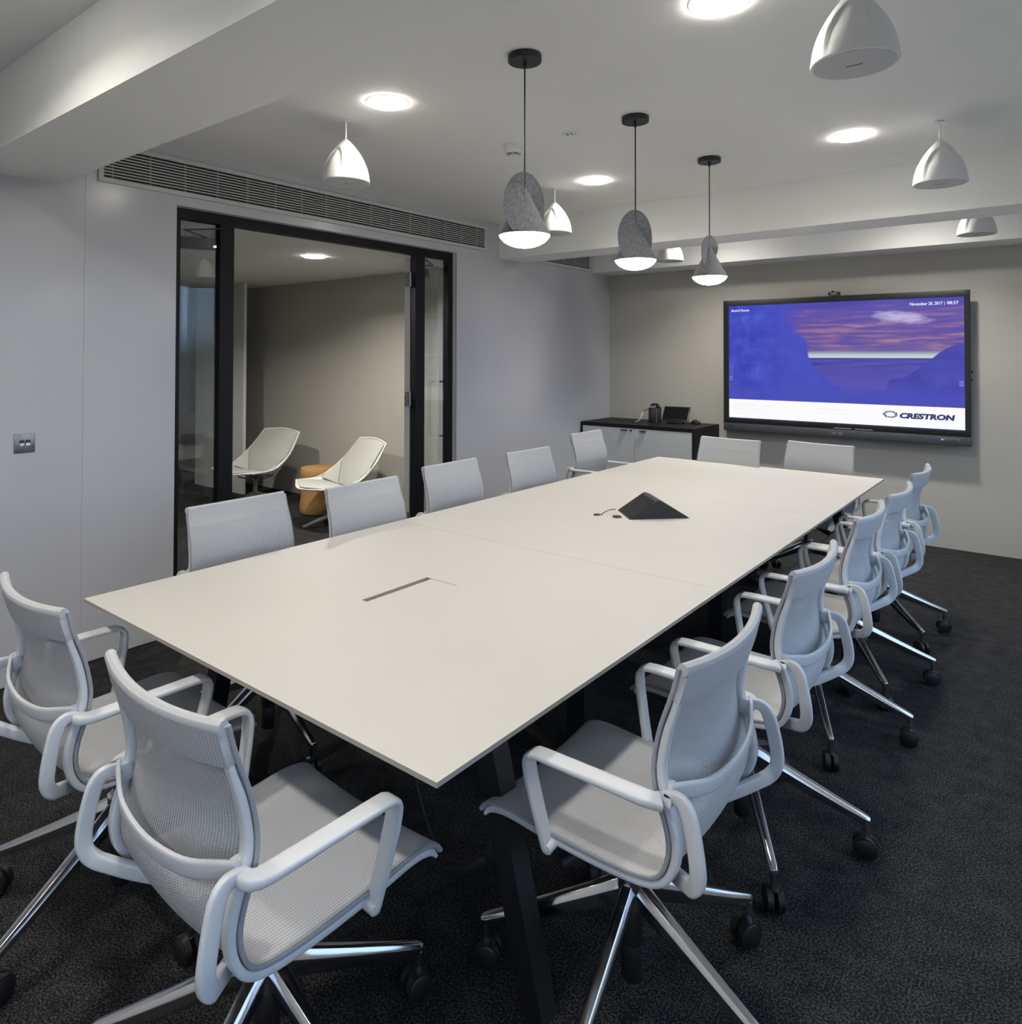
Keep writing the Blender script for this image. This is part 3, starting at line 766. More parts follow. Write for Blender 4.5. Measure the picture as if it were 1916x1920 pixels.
    pic = mix(step(0.1695, v, 0.0008), scene_, (0.98, 0.98, 1.0))
    pic = mix(step(0.006, v, 0.0005), pic, (0.01, 0.012, 0.16))
    L(pic, b.inputs['Emission Color']); b.inputs['Emission Strength'].default_value = L_SCREEN
    return m
SX0, SX1, SZ0, SZ1 = 0.049, 1.919, 0.958, 2.0125
scr = MB().add([(SX0, YF + 0.006, SZ0), (SX1, YF + 0.006, SZ0), (SX1, YF + 0.006, SZ1), (SX0, YF + 0.006, SZ1)], [(0, 1, 2, 3)]).obj('screen', screen_mat(), tv, smooth=False)
ul = scr.data.uv_layers.new(name='UVMap')
for lp in scr.data.loops:
    vx = scr.data.vertices[lp.vertex_index].co
    ul.data[lp.index].uv = ((vx.x - SX0) / (SX1 - SX0), (vx.z - SZ0) / (SZ1 - SZ0))
SWd, SHt = SX1 - SX0, SZ1 - SZ0
RT = (R(90), 0, 0)
def at(u_, v_, off=0.0045): return (SX0 + u_ * SWd, YF + off, SZ0 + v_ * SHt)
text_mesh('room_name', 'Board Room', 0.030, 'txt_white', scr, at(0.013, 0.948), RT, width=0.089 * SWd, bold=0.0006)
text_mesh('date_time', 'November 20, 2017', 0.034, 'txt_white', scr, at(0.801, 0.9455), RT, width=0.1225 * SWd, bold=0.0007)
text_mesh('date_divider', '|', 0.034, 'txt_white', scr, at(0.9285, 0.9455), RT)
text_mesh('clock', '08:27', 0.034, 'txt_white', scr, at(0.939, 0.9455), RT, width=0.042 * SWd, bold=0.0007)
text_mesh('brand_lettering', 'CRESTRON', 0.0565, 'txt_blue', scr, at(0.7575, 0.0745), RT, width=0.206 * SWd, shear=0.16, bold=0.0034)
text_mesh('brand_dot', '.', 0.03, 'txt_blue', scr, at(0.966, 0.0745), RT)
text_mesh('hint_lettering', 'Present using Wireless', 0.027, 'txt_faint', scr, at(0.083, 0.112), RT, width=0.134 * SWd)
text_mesh('hint_lettering', 'Present using Cables', 0.027, 'txt_faint', scr, at(0.41, 0.108), RT, width=0.125 * SWd)
for (u_, v_, w, h) in ((0.083, 0.083, 0.125, 0.007), (0.083, 0.055, 0.08, 0.006), (0.41, 0.079, 0.19, 0.006), (0.395, 0.07, 0.002, 0.055)):
    a = at(u_, v_, 0.0048); MB().box(a[0], a[0] + w * SWd, a[1] - 0.0002, a[1], a[2], a[2] + h * SHt).obj('hint_line', mat('very faint screen line', (0, 0, 0), 0.5, emit=(0.90, 0.90, 0.93), estr=1.0), scr, smooth=False)
MB().slab('y', [at(0.03, 0)[0], at(0.033, 0)[0], at(0.061, 0)[0], at(0.064, 0)[0]], [at(0, 0.082)[2], at(0, 0.086)[2], at(0, 0.122)[2], at(0, 0.126)[2]], {(1, 1)}, YF + 0.0044, YF + 0.0048).obj('hint_icon', 'txt_faint', scr, smooth=False)
for u_, v_ in ((0.0015, 0.335), (0.981, 0.33)):
    a = at(u_, v_); k = MB().box(a[0], a[0] + 0.030, a[1] - 0.0003, a[1], a[2], a[2] + 0.045).obj('edge_tab', mat('screen tab blue', (0, 0, 0), 0.5, emit=(0.14, 0.16, 0.58), estr=1.0), scr, smooth=False)
    s_ = 1 if u_ < 0.5 else -1
    c = (a[0] + 0.015, a[1] - 0.0004, a[2] + 0.0225)
    MB().add([(c[0] - 0.004 * s_, c[1], c[2] - 0.006), (c[0] - 0.004 * s_, c[1], c[2] + 0.006), (c[0] + 0.005 * s_, c[1], c[2])], [(0, 1, 2)]).obj('arrow', 'txt_blue', k, smooth=False)
# swirl emblem: curved blades round an ellipse
em = MB(); ce = at(0.7225, 0.0985)
for k in range(7):
    a0 = k * 2 * math.pi / 7 + 0.3
    inn, out = [], []
    for t in range(13):
        s_ = t / 12
        a = a0 + s_ * 1.45
        rr = 0.52 + 0.46 * s_ ** 0.8
        wdt = 0.26 * math.sin(math.pi * (0.04 + 0.93 * s_)) ** 0.9
        inn.append((rr - wdt / 2, a)); out.append((rr + wdt / 2, a))
    ring = inn + out[::-1]
    em.add([(ce[0] + 0.056 * r_ * math.cos(a), ce[1], ce[2] + 0.030 * r_ * math.sin(a)) for r_, a in ring],
           [(i, i + 1, len(ring) - 2 - i, len(ring) - 1 - i) for i in range(12)])
em.obj('brand_emblem', 'txt_blue', scr, smooth=False)
wc = empty('webcam', (0.974, YB + YF + 0.03, 2.064)); tag(wc, 'small black camera clipped on top of the wall display', 'webcam')
MB().box(-0.046, 0.046, -0.03, 0.012, 0.004, 0.034).obj('body', 'black_plastic', wc, bevel=0.005)
MB().box(-0.02, 0.015, -0.02, 0.03, 0.0003, 0.006).obj('clip', 'black_plastic', wc, smooth=False)
MB().box(-0.02, -0.002, -0.022, 0.0, 0.033, 0.046).obj('top_knob', 'black_plastic', wc, bevel=0.003)
MB().slab('y', [-0.014, -0.007, 0.007, 0.014], [0.008, 0.013, 0.022, 0.028], {(1, 1)}, -0.0315, -0.0301).obj('lens_ring', 'webcam', wc, smooth=False)
for x in (-0.026, 0.022): MB().box(x, x + 0.006, -0.0312, -0.0301, 0.008, 0.028).obj('marking', 'webcam', wc, smooth=False)

# ------------------------------------------------------------------ cabinet and the things on it
CX0, CX1, CY0, CY1, CZ = -1.293, -0.093, 5.139, YB - 0.004, 0.879
cab = empty('storage_cabinet', ((CX0 + CX1) / 2, (CY0 + CY1) / 2, 0)); tag(cab, 'low black cabinet with two pale doors in the corner by the screen', 'cabinet')
hx, hy = (CX1 - CX0) / 2, (CY1 - CY0) / 2
MB().box(-hx, hx, -hy, hy, CZ - 0.035, CZ).obj('top', 'dark_wood', cab, bevel=0.001, seg=1)
MB().box(-hx, -hx + 0.02, -hy, hy, 0.0, CZ - 0.0355).obj('side_panel', 'dark_wood', cab, smooth=False)
MB().box(hx - 0.02, hx, -hy, hy, 0.0, CZ - 0.0355).obj('side_panel', 'dark_wood', cab, smooth=False)
MB().box(-hx + 0.0205, hx - 0.0205, -hy + 0.03, hy - 0.01, 0.06, CZ - 0.0355).obj('carcass', 'dark_wood', cab, smooth=False)
MB().box(-hx + 0.0205, hx - 0.0205, -hy + 0.05, hy - 0.01, 0.0, 0.06).obj('plinth', 'black_plastic', cab, smooth=False)
mid = -0.694 - (CX0 + CX1) / 2
for (a, b, hxp) in ((-hx + 0.022, mid - 0.0015, -0.80), (mid + 0.0015, hx - 0.0005 - 0.012, -0.60)):
    d = MB().box(a, b, -hy + 0.003, -hy + 0.022, 0.065, CZ - 0.0375).obj('door', 'door_white', cab, bevel=0.0008, seg=1)
    q = hxp - (CX0 + CX1) / 2
    MB().box(q - 0.033, q + 0.033, -hy - 0.020, -hy + 0.0028, 0.822, 0.829).obj('handle', 'black_metal', d, smooth=False)
    if a < 0 and b < 0.05:
        MB().cyl((b - 0.035, -hy - 0.004, 0.822), (b - 0.035, -hy + 0.0028, 0.822), 0.010, 20).obj('lock', 'black_plastic', d)
# black upright dock with coiled leads on top
bx = empty('black_box', (-0.665, 5.52, CZ + 0.0005), R(40)); tag(bx, 'black upright box with coiled leads on top of the cabinet', 'box')
MB().box(-0.052, 0.052, -0.055, 0.055, 0, 0.142).obj('body', 'black_plastic', bx, bevel=0.004)
MB().box(0.0, 0.005, -0.0562, -0.0552, 0.004, 0.138).obj('edge_strip', 'mid_grey', bx, smooth=False)
for (x, y, rr) in ((-0.012, -0.01, 0.030), (0.016, 0.014, 0.028)):
    P = [(x + rr * math.cos(t * math.pi / 8), y + 0.004 * math.sin(t), 0.15 + 0.001 * t + rr * abs(math.sin(t * math.pi / 8))) for t in range(0, 9)]
    MB().sweep(P, (0, 1, 0), 0.03, 0.016, n=8).obj('coiled_lead', 'black_plastic', bx)
MB().box(0.02, 0.05, -0.05, 0.05, 0.142, 0.158).obj('top_block', 'black_plastic', bx, bevel=0.003)
ad = MB().sweep(catmull([(-0.72, 5.50, CZ + 0.135), (-0.755, 5.48, CZ + 0.115), (-0.77, 5.47, CZ + 0.095)], 5), (0, 0, 1), 0.006, 0.006, n=8, p=2).obj('adapter_lead', 'black_plastic')
tag(ad, 'white adapter lead hanging beside the black upright box', 'adapter')
MB().sweep([(-0.768, 5.471, CZ + 0.1), (-0.772, 5.468, CZ + 0.09), (-0.783, 5.46, CZ + 0.06), (-0.785, 5.458, CZ + 0.052)], (1, 0, 0), [0.012, 0.02, 0.02, 0.01], [0.01, 0.014, 0.014, 0.008], n=10).obj('adapter_body', 'white_cable', ad)
MB().sweep(catmull([(-0.785, 5.458, CZ + 0.055), (-0.79, 5.445, CZ + 0.03), (-0.80, 5.42, CZ + 0.012), (-0.825, 5.40, CZ + 0.008)], 5), (0, 0, 1), 0.005, 0.005, n=8, p=2).obj('adapter_tail', 'white_cable', ad)
# tilted touch panel
tp = empty('touch_panel', (-0.455, 5.545, CZ + 0.0005), R(8)); tag(tp, 'black tilted touch panel on a small foot on the cabinet', 'touch panel')
MB().prism([(-0.075, -0.05, 0.0), (0.075, -0.05, 0.0), (0.075, 0.05, 0.0), (-0.075, 0.05, 0.0)], (0, 0, 1), 0.022).obj('foot', 'black_plastic', tp, bevel=0.005)
a = R(52)
dz = Vector((0, math.cos(a), math.sin(a))); nb_ = Vector((0, -math.sin(a), math.cos(a)))
o_ = Vector((0, -0.035, 0.030))
def tq(x, d, off): return tuple(o_ + Vector((x, 0, 0)) + dz * d + nb_ * off)
pnl = MB().prism([tq(-0.13, 0, 0), tq(0.13, 0, 0), tq(0.13, 0.165, 0), tq(-0.13, 0.165, 0)], nb_, -0.012).obj('panel', 'black_plastic', tp, bevel=0.003)
MB().prism([tq(-0.118, 0.012, 0.0003), tq(0.118, 0.012, 0.0003), tq(0.118, 0.153, 0.0003), tq(-0.118, 0.153, 0.0003)], nb_, 0.0006).obj('glass_face', 'screen_black', pnl, smooth=False)
MB().prism([(-0.04, 0.0, 0.02), (0.04, 0.0, 0.02), (0.04, 0.045, 0.02), (-0.04, 0.045, 0.02)], Vector((0, 0.15, 1)).normalized(), 0.05).obj('neck', 'black_plastic', tp, smooth=False)
ms = empty('computer_mouse', (-0.275, 5.60, CZ + 0.0005), R(70)); tag(ms, 'small black mouse on the cabinet beside the tilted touch panel', 'mouse')
mm = MB()
P = []
for j in range(7):
    z = [0.0, 0.006, 0.014, 0.022, 0.029, 0.034, 0.036][j]; s_ = [0.95, 1.0, 0.98, 0.9, 0.72, 0.45, 0.12][j]
    P.append((s_, z))
mm.lathe([(s_, z) for s_, z in P], 28)
mm.v = [(x * 0.034 * 1.0, y * 0.055 - 0.2 * z, z * (1.0 + 0.15 * (y > 0))) for x, y, z in mm.v]
mm.obj('shell', 'black_plastic', ms, angle=60)
MB().box(-0.004, 0.004, -0.045, -0.025, 0.024, 0.032).obj('wheel', 'mid_grey', ms, bevel=0.002)
mc = MB().sweep(catmull([(-0.31, 5.63, CZ + 0.006), (-0.345, 5.65, CZ + 0.012), (-0.375, 5.64, CZ + 0.03), (-0.39, 5.61, CZ + 0.045)], 5), (0, 0, 1), 0.003, 0.003, n=6, p=2).obj('cable', 'mid_grey', ms)
mc.matrix_parent_inverse = ms.matrix_basis.inverted()

# ------------------------------------------------------------------ swivel chairs
PROF = [(-.224, .918), (-.212, .868), (-.189, .80), (-.176, .74), (-.174, .695), (-.184, .648), (-.199, .605), (-.206, .565), (-.200, .525), (-.180, .494), (-.145, .480), (-.08, .474), (0, .473), (.10, .476), (.185, .482), (.232, .479), (.262, .468), (.278, .450)]
CP = catmull([(0, y, z) for y, z in PROF], 4)
NP = len(CP)
arc = [0.0]
for i in range(1, NP): arc.append(arc[-1] + (CP[i] - CP[i - 1]).length)
def tangent(i): return (CP[min(i + 1, NP - 1)] - CP[max(i - 1, 0)]).normalized()
def normal(i):
    t = tangent(i)           # runs down the back, then forward along the seat
    return Vector((0, -t.z, t.y))   # towards the sitter (forward on the back, up on the seat)
def halfw(i): return 0.226 + 0.012 * min(1.0, arc[i] / 0.25)
def sag(i):
    s_ = arc[i]
    return 0.034 if s_ < 0.25 else max(0.010, 0.034 - (s_ - 0.25) * 0.09)
def sling(i, t, off=0.0):
    n = normal(i); c = CP[i]
    d = -sag(i) * (1 - t * t) + off
    return Vector((halfw(i) * t, c.y + n.y * d, c.z + n.z * d))
def sling_mesh(name, i0, i1, th0, th1, nx=14, shift=0.0):
    m = MB(); rows = i1 - i0 + 1; uvs = []
    for side in (1, -1):
        for i in range(i0, i1 + 1):
            f_ = (i - i0) / max(1, (i1 - i0)); th_ = th0 * (1 - f_) + th1 * f_
            for k in range(nx + 1):
                t = -1 + 2 * k / nx
                m.v.append(tuple(sling(i, t, side * th_ / 2 + shift))); uvs.append((halfw(i) * t, arc[i]))
    n1 = nx + 1
    I = lambda s_, r_, k: s_ * rows * n1 + r_ * n1 + k
    for r_ in range(rows - 1):
        for k in range(nx):
            m.f.append((I(0, r_, k), I(0, r_ + 1, k), I(0, r_ + 1, k + 1), I(0, r_, k + 1)))
            m.f.append((I(1, r_, k), I(1, r_, k + 1), I(1, r_ + 1, k + 1), I(1, r_ + 1, k)))
    for r_ in range(rows - 1):
        m.f.append((I(0, r_, 0), I(1, r_, 0), I(1, r_ + 1, 0), I(0, r_ + 1, 0)))
        m.f.append((I(0, r_, nx), I(0, r_ + 1, nx), I(1, r_ + 1, nx), I(1, r_, nx)))
    for k in range(nx):
        m.f.append((I(0, 0, k), I(0, 0, k + 1), I(1, 0, k + 1), I(1, 0, k)))
        m.f.append((I(0, rows - 1, k), I(1, rows - 1, k), I(1, rows - 1, k + 1), I(0, rows - 1, k + 1)))
    m.mi = [0] * len(m.f)
    me = m.mesh(name, 'knit_open' if name == 'backrest' else 'knit', angle=60)
    ul = me.uv_layers.new(name='UVMap')
    for lp in me.loops: ul.data[lp.index].uv = uvs[lp.vertex_index]
    return me
SPLIT = 34
FR, FRT = 4, 4
top_i = max(i for i in range(NP) if arc[i] < 0.078)

def chair_proto():
    e = empty('swivel_chair')
    link('backrest', sling_mesh('backrest', top_i - 1, SPLIT, 0.005, 0.005), e)
    link('seat', sling_mesh('seat', SPLIT, NP - 1, 0.006, 0.012), e)
    # padded pocket over the top rail: thick sling with rounded top edge
    tm = sling_mesh('head_band', 0, top_i, 0.024, 0.021, shift=-0.0078)
    hb = link('head_band', tm, e)
    P = [sling(0, -1 + 2 * k / 20, -0.0078) for k in range(21)]
    MB().sweep(P, (0, 1, 0), 0.0245, 0.026, n=10, p=2).obj('top_roll', 'knit', hb)
    for s in (-1, 1):
        q = MB()
        for w_, of in ((0.0035, 0.0),):
            P = [sling(i, s, -0.001) + Vector((s * 0.0025, 0, 0)) for i in range(1, top_i)]
            q.sweep(P, (0, 1, 0.3), 0.005, 0.004, n=6, p=2)
        q.obj('pocket_slot', 'white_plastic', hb)
    # side rails and woven edging
    for s in (-1, 1):
        ia = 3
        P = [sling(i, s, -0.010 - 0.004 * min(1.0, max(0.0, (arc[i] - 0.045) / 0.05))) - Vector((s * 0.010, 0, 0)) for i in range(ia, NP)]
        n_ = len(P)
        Wd = [0.024 - 0.006 * max(0.0, 1 - k / 6) for k in range(n_)]
        MB().sweep(P, (1, 0, 0), Wd, [0.012 + 0.006 * min(1.0, k / 6) for k in range(n_ - 6)] + [0.017, 0.016, 0.015, 0.013, 0.011, 0.009], n=16, p=4.5).obj('side_rail', 'white_plastic', e)
        P = [sling(i, s, 0.0) + Vector((s * 0.0025, 0, 0)) for i in range(0, NP)]
        MB().sweep(P, (1, 0, 0), 0.007, 0.0095, n=8, p=2).obj('edging', 'piping', e)
    # lumbar bar between the two joints
    P = catmull([(-.236, -.207, .672), (-.20, -.222, .664), (-.12, -.246, .647), (0, -.256, .640), (.12, -.246, .647), (.20, -.222, .664), (.236, -.207, .672)], 4)
    MB().sweep(P, (0, -0.12, 1), 0.034, 0.011, n=16, p=4).obj('lumbar_bar', 'white_plastic', e)
    for s in (-1, 1):
        # armrest: flat strap running forward and turning down to the seat rail
        P = [(.226, -.2035, .662), (.240, -.2055, .662), (.2525, -.2045, .6625), (.2625, -.199, .663), (.2685, -.189, .6635), (.2715, -.17, .664), (.2725, -.12, .6645), (.274, .0, .665), (.2745, .07, .665), (.274, .092, .6635), (.273, .1055, .657), (.271, .1125, .645), (.2695, .1135, .63), (.267, .110, .60), (.258, .093, .52), (.250, .078, .458), (.249, .074, .446), (.249, .071, .440)]
        P = [(s * x, y, z) for x, y, z in P]
        LT = [(0, -s, 0), (s * .1, -s, 0), (s * .4, -s * .9, 0), (s * .75, -s * .6, 0), (s * .95, -s * .3, 0)] + [(1, 0, 0)] * 13
        LT = [tuple(s * q for q in l) if k < 5 else l for k, l in enumerate(LT)]
        Wd = [.027, .028, .032, .036, .040, .043, .045, .045, .045, .045, .045, .044, .043, .042, .038, .034, .031, .022]
        Hd = [.026, .026, .025, .023, .021, .019, .017, .015, .0145, .0145, .0145, .0145, .0145, .015, .016, .020, .021, .013]
        ar = MB().sweep(P, LT, Wd, Hd, n=20, p=4.0).obj('armrest', 'white_plastic', e, angle=50)
        MB().sweep([(s * .218, -.200, .648), (s * .222, -.2015, .665), (s * .222, -.2015, .684)], (1, 0, 0), [.020, .024, .018], [.03, .034, .026], n=14, p=3).obj('arm_joint', 'white_plastic', ar)
        MB().cyl((s * .222, .066, .462), (s * .262, .072, .452), .012, 16).obj('arm_pivot', 'white_plastic', ar)
        # looped bracket from the joint, back and down, then under the seat
        P = catmull([(.2385, -.200, .660), (.241, -.218, .668), (.2435, -.237, .666), (.2455, -.251, .649), (.2475, -.262, .61), (.249, -.2705, .56), (.246, -.2695, .528), (.238, -.256, .505), (.216, -.234, .491), (.165, -.178, .464), (.10, -.10, .438), (.045, -.045, .422)], 4)
        P = [(s * x, y, z) for x, y, z in P]
        k_ = len(P)
        lat = []
        for j in range(k_):
            f_ = min(1, max(0, (j - 24) / 8)); lat.append((s * (1 - 0.35 * f_), 0.75 * f_, 0))
        Hd = [0.024 + 0.008 * min(1, max(0, (j - 4) / 8)) for j in range(k_)]
        Wd = [0.016 + 0.004 * min(1, max(0, (j - 20) / 10)) for j in range(k_)]
        MB().sweep(P, lat, Wd, Hd, n=20, p=4.5).obj('loop_bracket', 'white_plastic', e, angle=50)
    # mechanism under the seat
    MB().prism([(-.055, -.10, .432), (.055, -.10, .432), (.07, .02, .432), (.055, .10, .432), (-.055, .10, .432), (-.07, .02, .432)], (0, 0.02, -1), 0.05).obj('mechanism', 'white_plastic', e, bevel=0.006)
    g = MB()
    for s in (-1, 1):
        g.sweep([(s * .04, .055, .415), (s * .13, .07, .430), (s * .215, .075, .452)], (0, 1, 0), [.06, .05, .035], [.03, .022, .018], n=10, p=3)
    g.obj('seat_bearer', 'white_plastic', e)
    lv = MB().cyl((.06, .03, .408), (.19, .06, .384), .011, 14, .015).obj('height_lever', 'black_plastic', e)
    MB().cyl((-.06, .03, .405), (-.19, .085, .378), .013, 14, .018).obj('tilt_lever', 'black_plastic', e)
    MB().cyl((0, 0, 0.28), (0, 0, 0.395), 0.0215, 24).obj('lift_piston', 'lift', e)
    MB().lathe([(0.026, 0.125), (0.0275, 0.13), (0.0275, 0.285), (0.024, 0.29)], 28).obj('lift_column', 'lift', e)
    MB().lathe([(0.022, 0.038), (0.026, 0.044), (0.026, 0.122), (0.024, 0.126)], 28).obj('lift_foot', 'black_plastic', e)
    MB().lathe([(0.030, 0.215), (0.037, 0.22), (0.037, 0.292), (0.030, 0.298)], 28).obj('hub', 'chrome', e)
    # five legs, each with its castor
    lm = MB()
    P = [(0.02, 0, 0.262), (0.10, 0, 0.2235), (0.20, 0, 0.178), (0.30, 0, 0.134), (0.362, 0, 0.108), (0.3755, 0, 0.101)]
    n_ = len(P)
    # wedge section: narrow ridge on top, deeper near the hub
    for (x, y, z), w, h in zip(P, (.042, .038, .034, .030, .027, .020), (.064, .054, .044, .035, .029, .024)):
        top = z + 0.022
        lm.v += [(x, -w * .28, top), (x, w * .28, top), (x, w * .5, top - h * .35), (x, w * .34, top - h), (x, -w * .34, top - h), (x, -w * .5, top - h * .35)]
    for j in range(n_ - 1):
        for i in range(6):
            lm.f.append((j * 6 + i, j * 6 + (i + 1) % 6, (j + 1) * 6 + (i + 1) % 6, (j + 1) * 6 + i))
    lm.f.append((5, 4, 3, 2, 1, 0)); lm.f.append(tuple((n_ - 1) * 6 + i for i in range(6))); lm.mi = [0] * len(lm.f)
    leg_me = lm.mesh('leg', 'chrome', angle=40, bevel=0.0015, seg=2)
    cm = MB()
    for s in (-1, 1):
        cm.sweep([(0.358, s * .006, .0338), (0.358, s * .0225, .0338)], (0, 0, 1), .067, .067, n=28, p=2)
        cm.sweep([(0.358, s * .0225, .0338), (0.358, s * .0255, .0338)], (0, 0, 1), [.058, .050], [.058, .050], n=28, p=2)
    cm.sweep([(0.336, 0, .035), (0.346, 0, .058), (0.362, 0, .066), (0.376, 0, .060)], (0, 1, 0), .014, .012, n=8)
    cast_me = cm.mesh('castor', 'black_plastic', angle=40)
    st = MB().cyl((0.364, 0, 0.062), (0.364, 0, 0.110), 0.0115, 16).mesh('castor_stem', 'chrome')
    for k in range(5):
        l = link('leg', leg_me, e); l.rotation_euler = (0, 0, k * 2 * math.pi / 5)
        c = link('castor', cast_me, l)
        link('castor_stem', st, l)
    return e
cp = chair_proto()
CH = [
 (.411, -.052, -1.3, 147, 0, 'light grey mesh swivel chair at the near end of the table, leftmost in the picture', 'e'),
 (1.198, -.094, -1.0, 75, 0, 'light grey mesh swivel chair at the near end of the table, largest in the picture', 'e'),
 (1.695, .587, 90.5, -28, 0, "light grey mesh swivel chair nearest the camera along the table's right side", 'r'),
 (1.687, 1.362, 90.0, -75, 0, "second mesh swivel chair from the near end along the table's right side", 'r'),
 (1.677, 2.204, 89.9, -82, 0, "third mesh swivel chair from the near end along the table's right side", 'r'),
 (1.688, 2.799, 88.7, -70, 0, "fourth mesh swivel chair from the near end along the table's right side", 'r'),
 (1.674, 3.523, 89.2, -60, 0, 'light grey mesh swivel chair farthest along the right side, before the bare wall', 'r'),
 (-.001, .698, -89.8, 10, 0, 'light grey mesh swivel chair in front of the near glass side light', 'l'),
 (.095, 1.312, -88.4, 30, 0, 'light grey mesh swivel chair in front of the right-hand lounge chair', 'l'),
 (-.007, 2.046, -89.2, 50, 0, 'light grey mesh swivel chair in front of the far glass side light', 'l'),
 (.019, 2.758, -91.8, 20, 0, 'light grey mesh swivel chair before the plain white wall, fourth along that side', 'l'),
 (-.192, 3.825, -89.3, 45, .015, 'light grey mesh swivel chair pulled back beside the low cabinet, its armrests showing', 'l'),
 (.557, 4.011, 176.0, 15, 0, "mesh swivel chair at the table's far end, next to the low cabinet", 'f'),
 (1.147, 4.119, 172.4, 40, 0, "mesh swivel chair at the table's far end, right below the wall display", 'f'),
]
GR = dict(e='chairs at the near end of the table', r='chairs along the right side of the table', l='chairs along the doorway side of the table', f='chairs at the far end of the table')
for i, (x, y, a, b, dz_, lab, g) in enumerate(CH):
    o = cp if i == 0 else copy_tree(cp)
    o.location = (x, y, 0); o.rotation_euler = (0, 0, R(a))
    k = 0
    for c in o.children:
        if c.name.split('.')[0] == 'leg':
            c.rotation_euler = (0, 0, R(b) + k * 2 * math.pi / 5); k += 1
        elif dz_ and c.name.split('.')[0] not in ('lift_column', 'lift_foot', 'hub'):
            c.location.z += dz_
    tag(o, lab, 'chair', GR[g])

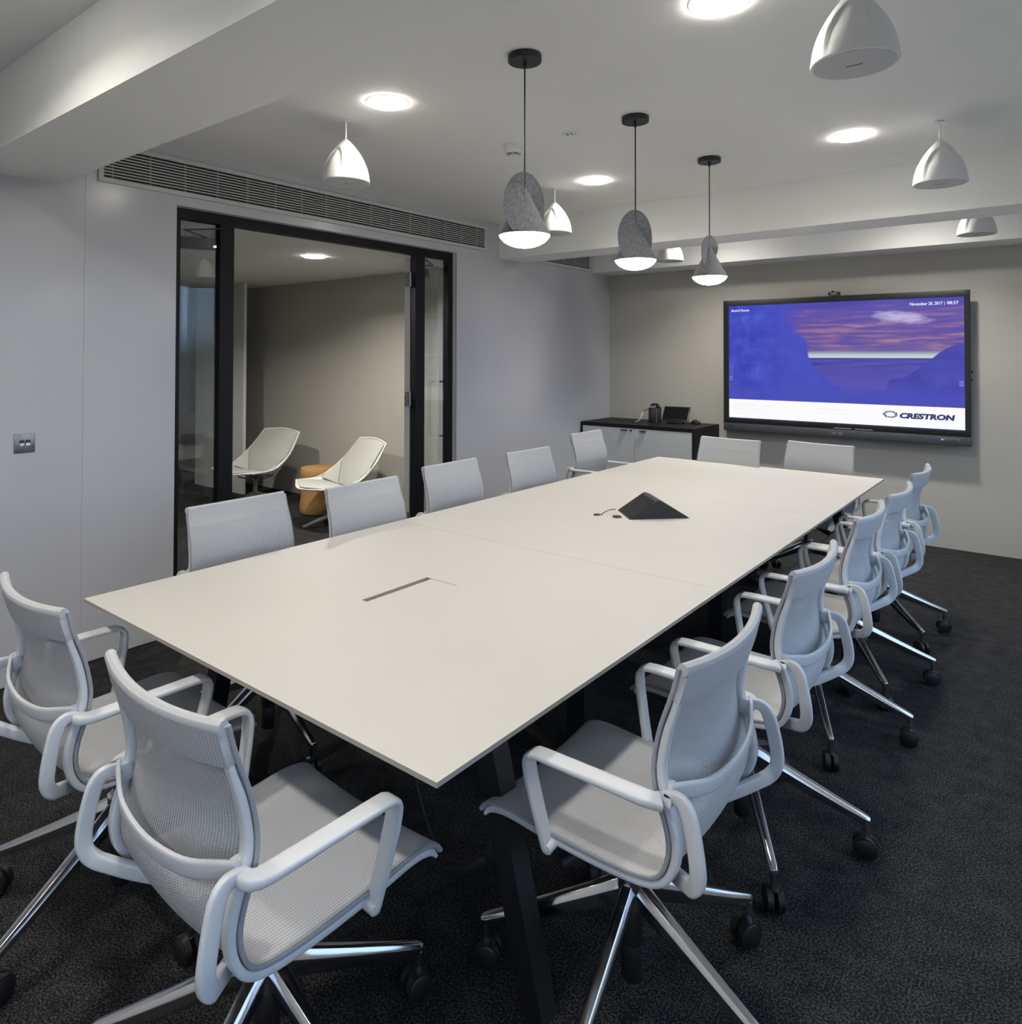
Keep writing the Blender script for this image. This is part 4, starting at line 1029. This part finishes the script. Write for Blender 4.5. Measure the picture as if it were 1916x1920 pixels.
# ------------------------------------------------------------------ lounge furniture seen through the doorway
def lounge_proto():
    e = empty('lounge_chair')
    # folded shell: half outline (x>0), mirrored; local -y is the front
    def V(x, y, z): return Vector((x, y, z))
    TLc = V(.285, .33, .735)        # top corner of the back
    TM = V(0, .355, .755)
    EL = V(.335, .165, .535)        # rim point where the seam starts
    SR = V(.330, -.06, .395)        # rim along the side of the seat
    FC = V(.300, -.30, .385)        # front corner
    FM = V(0, -.385, .365)
    FO = V(.215, .075, .315)        # fold point between seat and back
    FB = V(0, .10, .300)
    def mir(p, s): return Vector((p.x * s, p.y, p.z))
    def panel(rings, n_off, th_):
        m = MB()
        for pts in rings:
            m.add(pts, [tuple(range(len(pts)))])
        return m
    # facets as strips so that they can bow slightly
    def strip(A, B, n=8, bowA=None, bowB=None):
        m = MB()
        ra = catmull(A, n); rb = catmull(B, n)
        k = len(ra); w = 6
        for i in range(k):
            for j in range(w + 1): m.v.append(tuple(ra[i].lerp(rb[i], j / w)))
        for i in range(k - 1):
            for j in range(w): m.f.append((i * (w + 1) + j, (i + 1) * (w + 1) + j, (i + 1) * (w + 1) + j + 1, i * (w + 1) + j + 1))
        m.mi = [0] * len(m.f)
        return m
    def thick(m, th_):
        me = bpy.data.meshes.new('t'); me.from_pydata(m.v, [], m.f)
        bm = bmesh.new(); bm.from_mesh(me)
        bmesh.ops.remove_doubles(bm, verts=bm.verts, dist=1e-5)
        bmesh.ops.recalc_face_normals(bm, faces=bm.faces)
        bmesh.ops.solidify(bm, geom=bm.faces[:], thickness=th_)
        q = MB(); bm.verts.ensure_lookup_table()
        q.v = [tuple(v.co) for v in bm.verts]; q.f = [tuple(v.index for v in f.verts) for f in bm.faces]; q.mi = [0] * len(q.f)
        bm.free(); bpy.data.meshes.remove(me)
        return q
    shell = MB()
    def join(m): shell.add(m.v, m.f)
    back_b = [mir(FO, -1), FB, FO]; back_t = [mir(TLc, -1), TM, TLc]
    midL = [mir(EL, -1), V(0, .245, .53), EL]
    join(strip(back_b, midL)); join(strip(midL, back_t))
    join(strip([mir(FC, -1), FM, FC], [mir(SR, -1) * 0.92, V(0, -.13, .335), SR * 0.92]))
    join(strip([mir(SR, -1) * 0.92, V(0, -.13, .335), SR * 0.92], back_b))
    for s in (-1, 1):
        a = [mir(EL, s), (mir(EL, s) + mir(SR, s)) / 2 + V(s * .012, .0, -.012), mir(SR, s), mir(FC, s)]
        b = [mir(FO, s), (mir(FO, s) + mir(SR, s) * 0.92) / 2, mir(SR, s) * 0.92, mir(FC, s)]
        join(strip(a, b))
    thick(shell, 0.012).obj('shell', 'lounge_shell', e, angle=25)
    # upholstery pads, slightly proud of the shell
    def pad(name, pts, up, th_=0.010):
        c = sum((Vector(p) for p in pts), Vector()) / len(pts)
        q = [c + (Vector(p) - c) * 0.945 + Vector(up) * 0.006 for p in pts]
        MB().prism([tuple(p) for p in q], Vector(up), th_).obj(name, 'lounge_pad', e, bevel=0.008)
    nb = Vector((0, -.88, .47)).normalized()
    pad('back_pad', [mir(FO, -1), FO, EL, TLc, TM, mir(TLc, -1), mir(EL, -1)], nb * 0.9)
    pad('seat_pad', [mir(FO, -1), mir(SR, -1) * 0.90, mir(FC, -1), FM, FC, SR * 0.90, FO], Vector((0, -.06, 1)))
    for s in (-1, 1):
        pad('side_pad', [mir(EL, s), mir(FO, s), mir(SR, s) * 0.96], Vector((-s * .75, -.25, .6)).normalized())
    # rim
    for s in (-1, 1):
        P = catmull([mir(TLc, s), mir(EL, s), mir(SR, s), mir(FC, s)], 6)
        MB().sweep(P, (0, 0, 1), 0.016, 0.016, n=8, p=2).obj('rim', 'lounge_shell', e)
    MB().sweep(catmull([mir(TLc, -1), TM, TLc], 8), (0, 0, 1), 0.02, 0.016, n=8, p=2).obj('rim', 'lounge_shell', e)
    MB().sweep(catmull([mir(FC, -1), FM, FC], 8), (0, 0, 1), 0.014, 0.016, n=8, p=2).obj('rim', 'lounge_shell', e)
    # pedestal with four splayed feet
    MB().lathe([(0.030, 0.10), (0.024, 0.12), (0.024, 0.255), (0.032, 0.268)], 24).obj('column', 'lounge_leg', e)
    m = MB()
    for a_ in (45, 135, 225, 315):
        c, s = math.cos(R(a_)), math.sin(R(a_))
        m.sweep([(0, 0, .258), (c * .12, s * .12, .278), (c * .17, s * .17, .292)], (-s, c, 0), .03, .012, n=8)
    m.obj('shell_support', 'lounge_leg', e)
    for a_ in (0, 90, 180, 270):
        c, s = math.cos(R(a_)), math.sin(R(a_))
        MB().sweep([(c * .01, s * .01, .115), (c * .15, s * .15, .072), (c * .34, s * .34, .016)], (-s, c, 0), [.05, .042, .030], [.05, .034, .020], n=8, p=3.5).obj('foot', 'lounge_leg', e)
    return e
lc = lounge_proto()
for i, (x, y, a, lab) in enumerate(((-2.66, 3.19, -16, 'white folded-shell lounge chair at the right, in front of the cork stool'), (-3.99, 3.17, 4, 'white folded-shell lounge chair at the left, partly behind the black mullion'))):
    o = lc if i == 0 else copy_tree(lc)
    o.location = (x, y, 0); o.rotation_euler = (0, 0, R(a))
    tag(o, lab, 'lounge chair', 'lounge chairs beyond the doorway')
stl = empty('cork_stool', (-3.20, 3.36, 0)); tag(stl, 'round tan cork stool between the two lounge chairs', 'stool')
MB().lathe([(0.150, 0.0), (0.168, 0.008), (0.176, 0.03), (0.174, 0.08), (0.164, 0.17), (0.160, 0.25), (0.161, 0.32), (0.163, 0.338)], 48).obj('body', 'cork', stl, angle=40)
MB().lathe([(0.158, 0.340), (0.166, 0.345), (0.170, 0.37), (0.168, 0.425), (0.160, 0.442), (0.14, 0.448), (0.004, 0.449)], 48).obj('lid', 'cork', stl, angle=40)
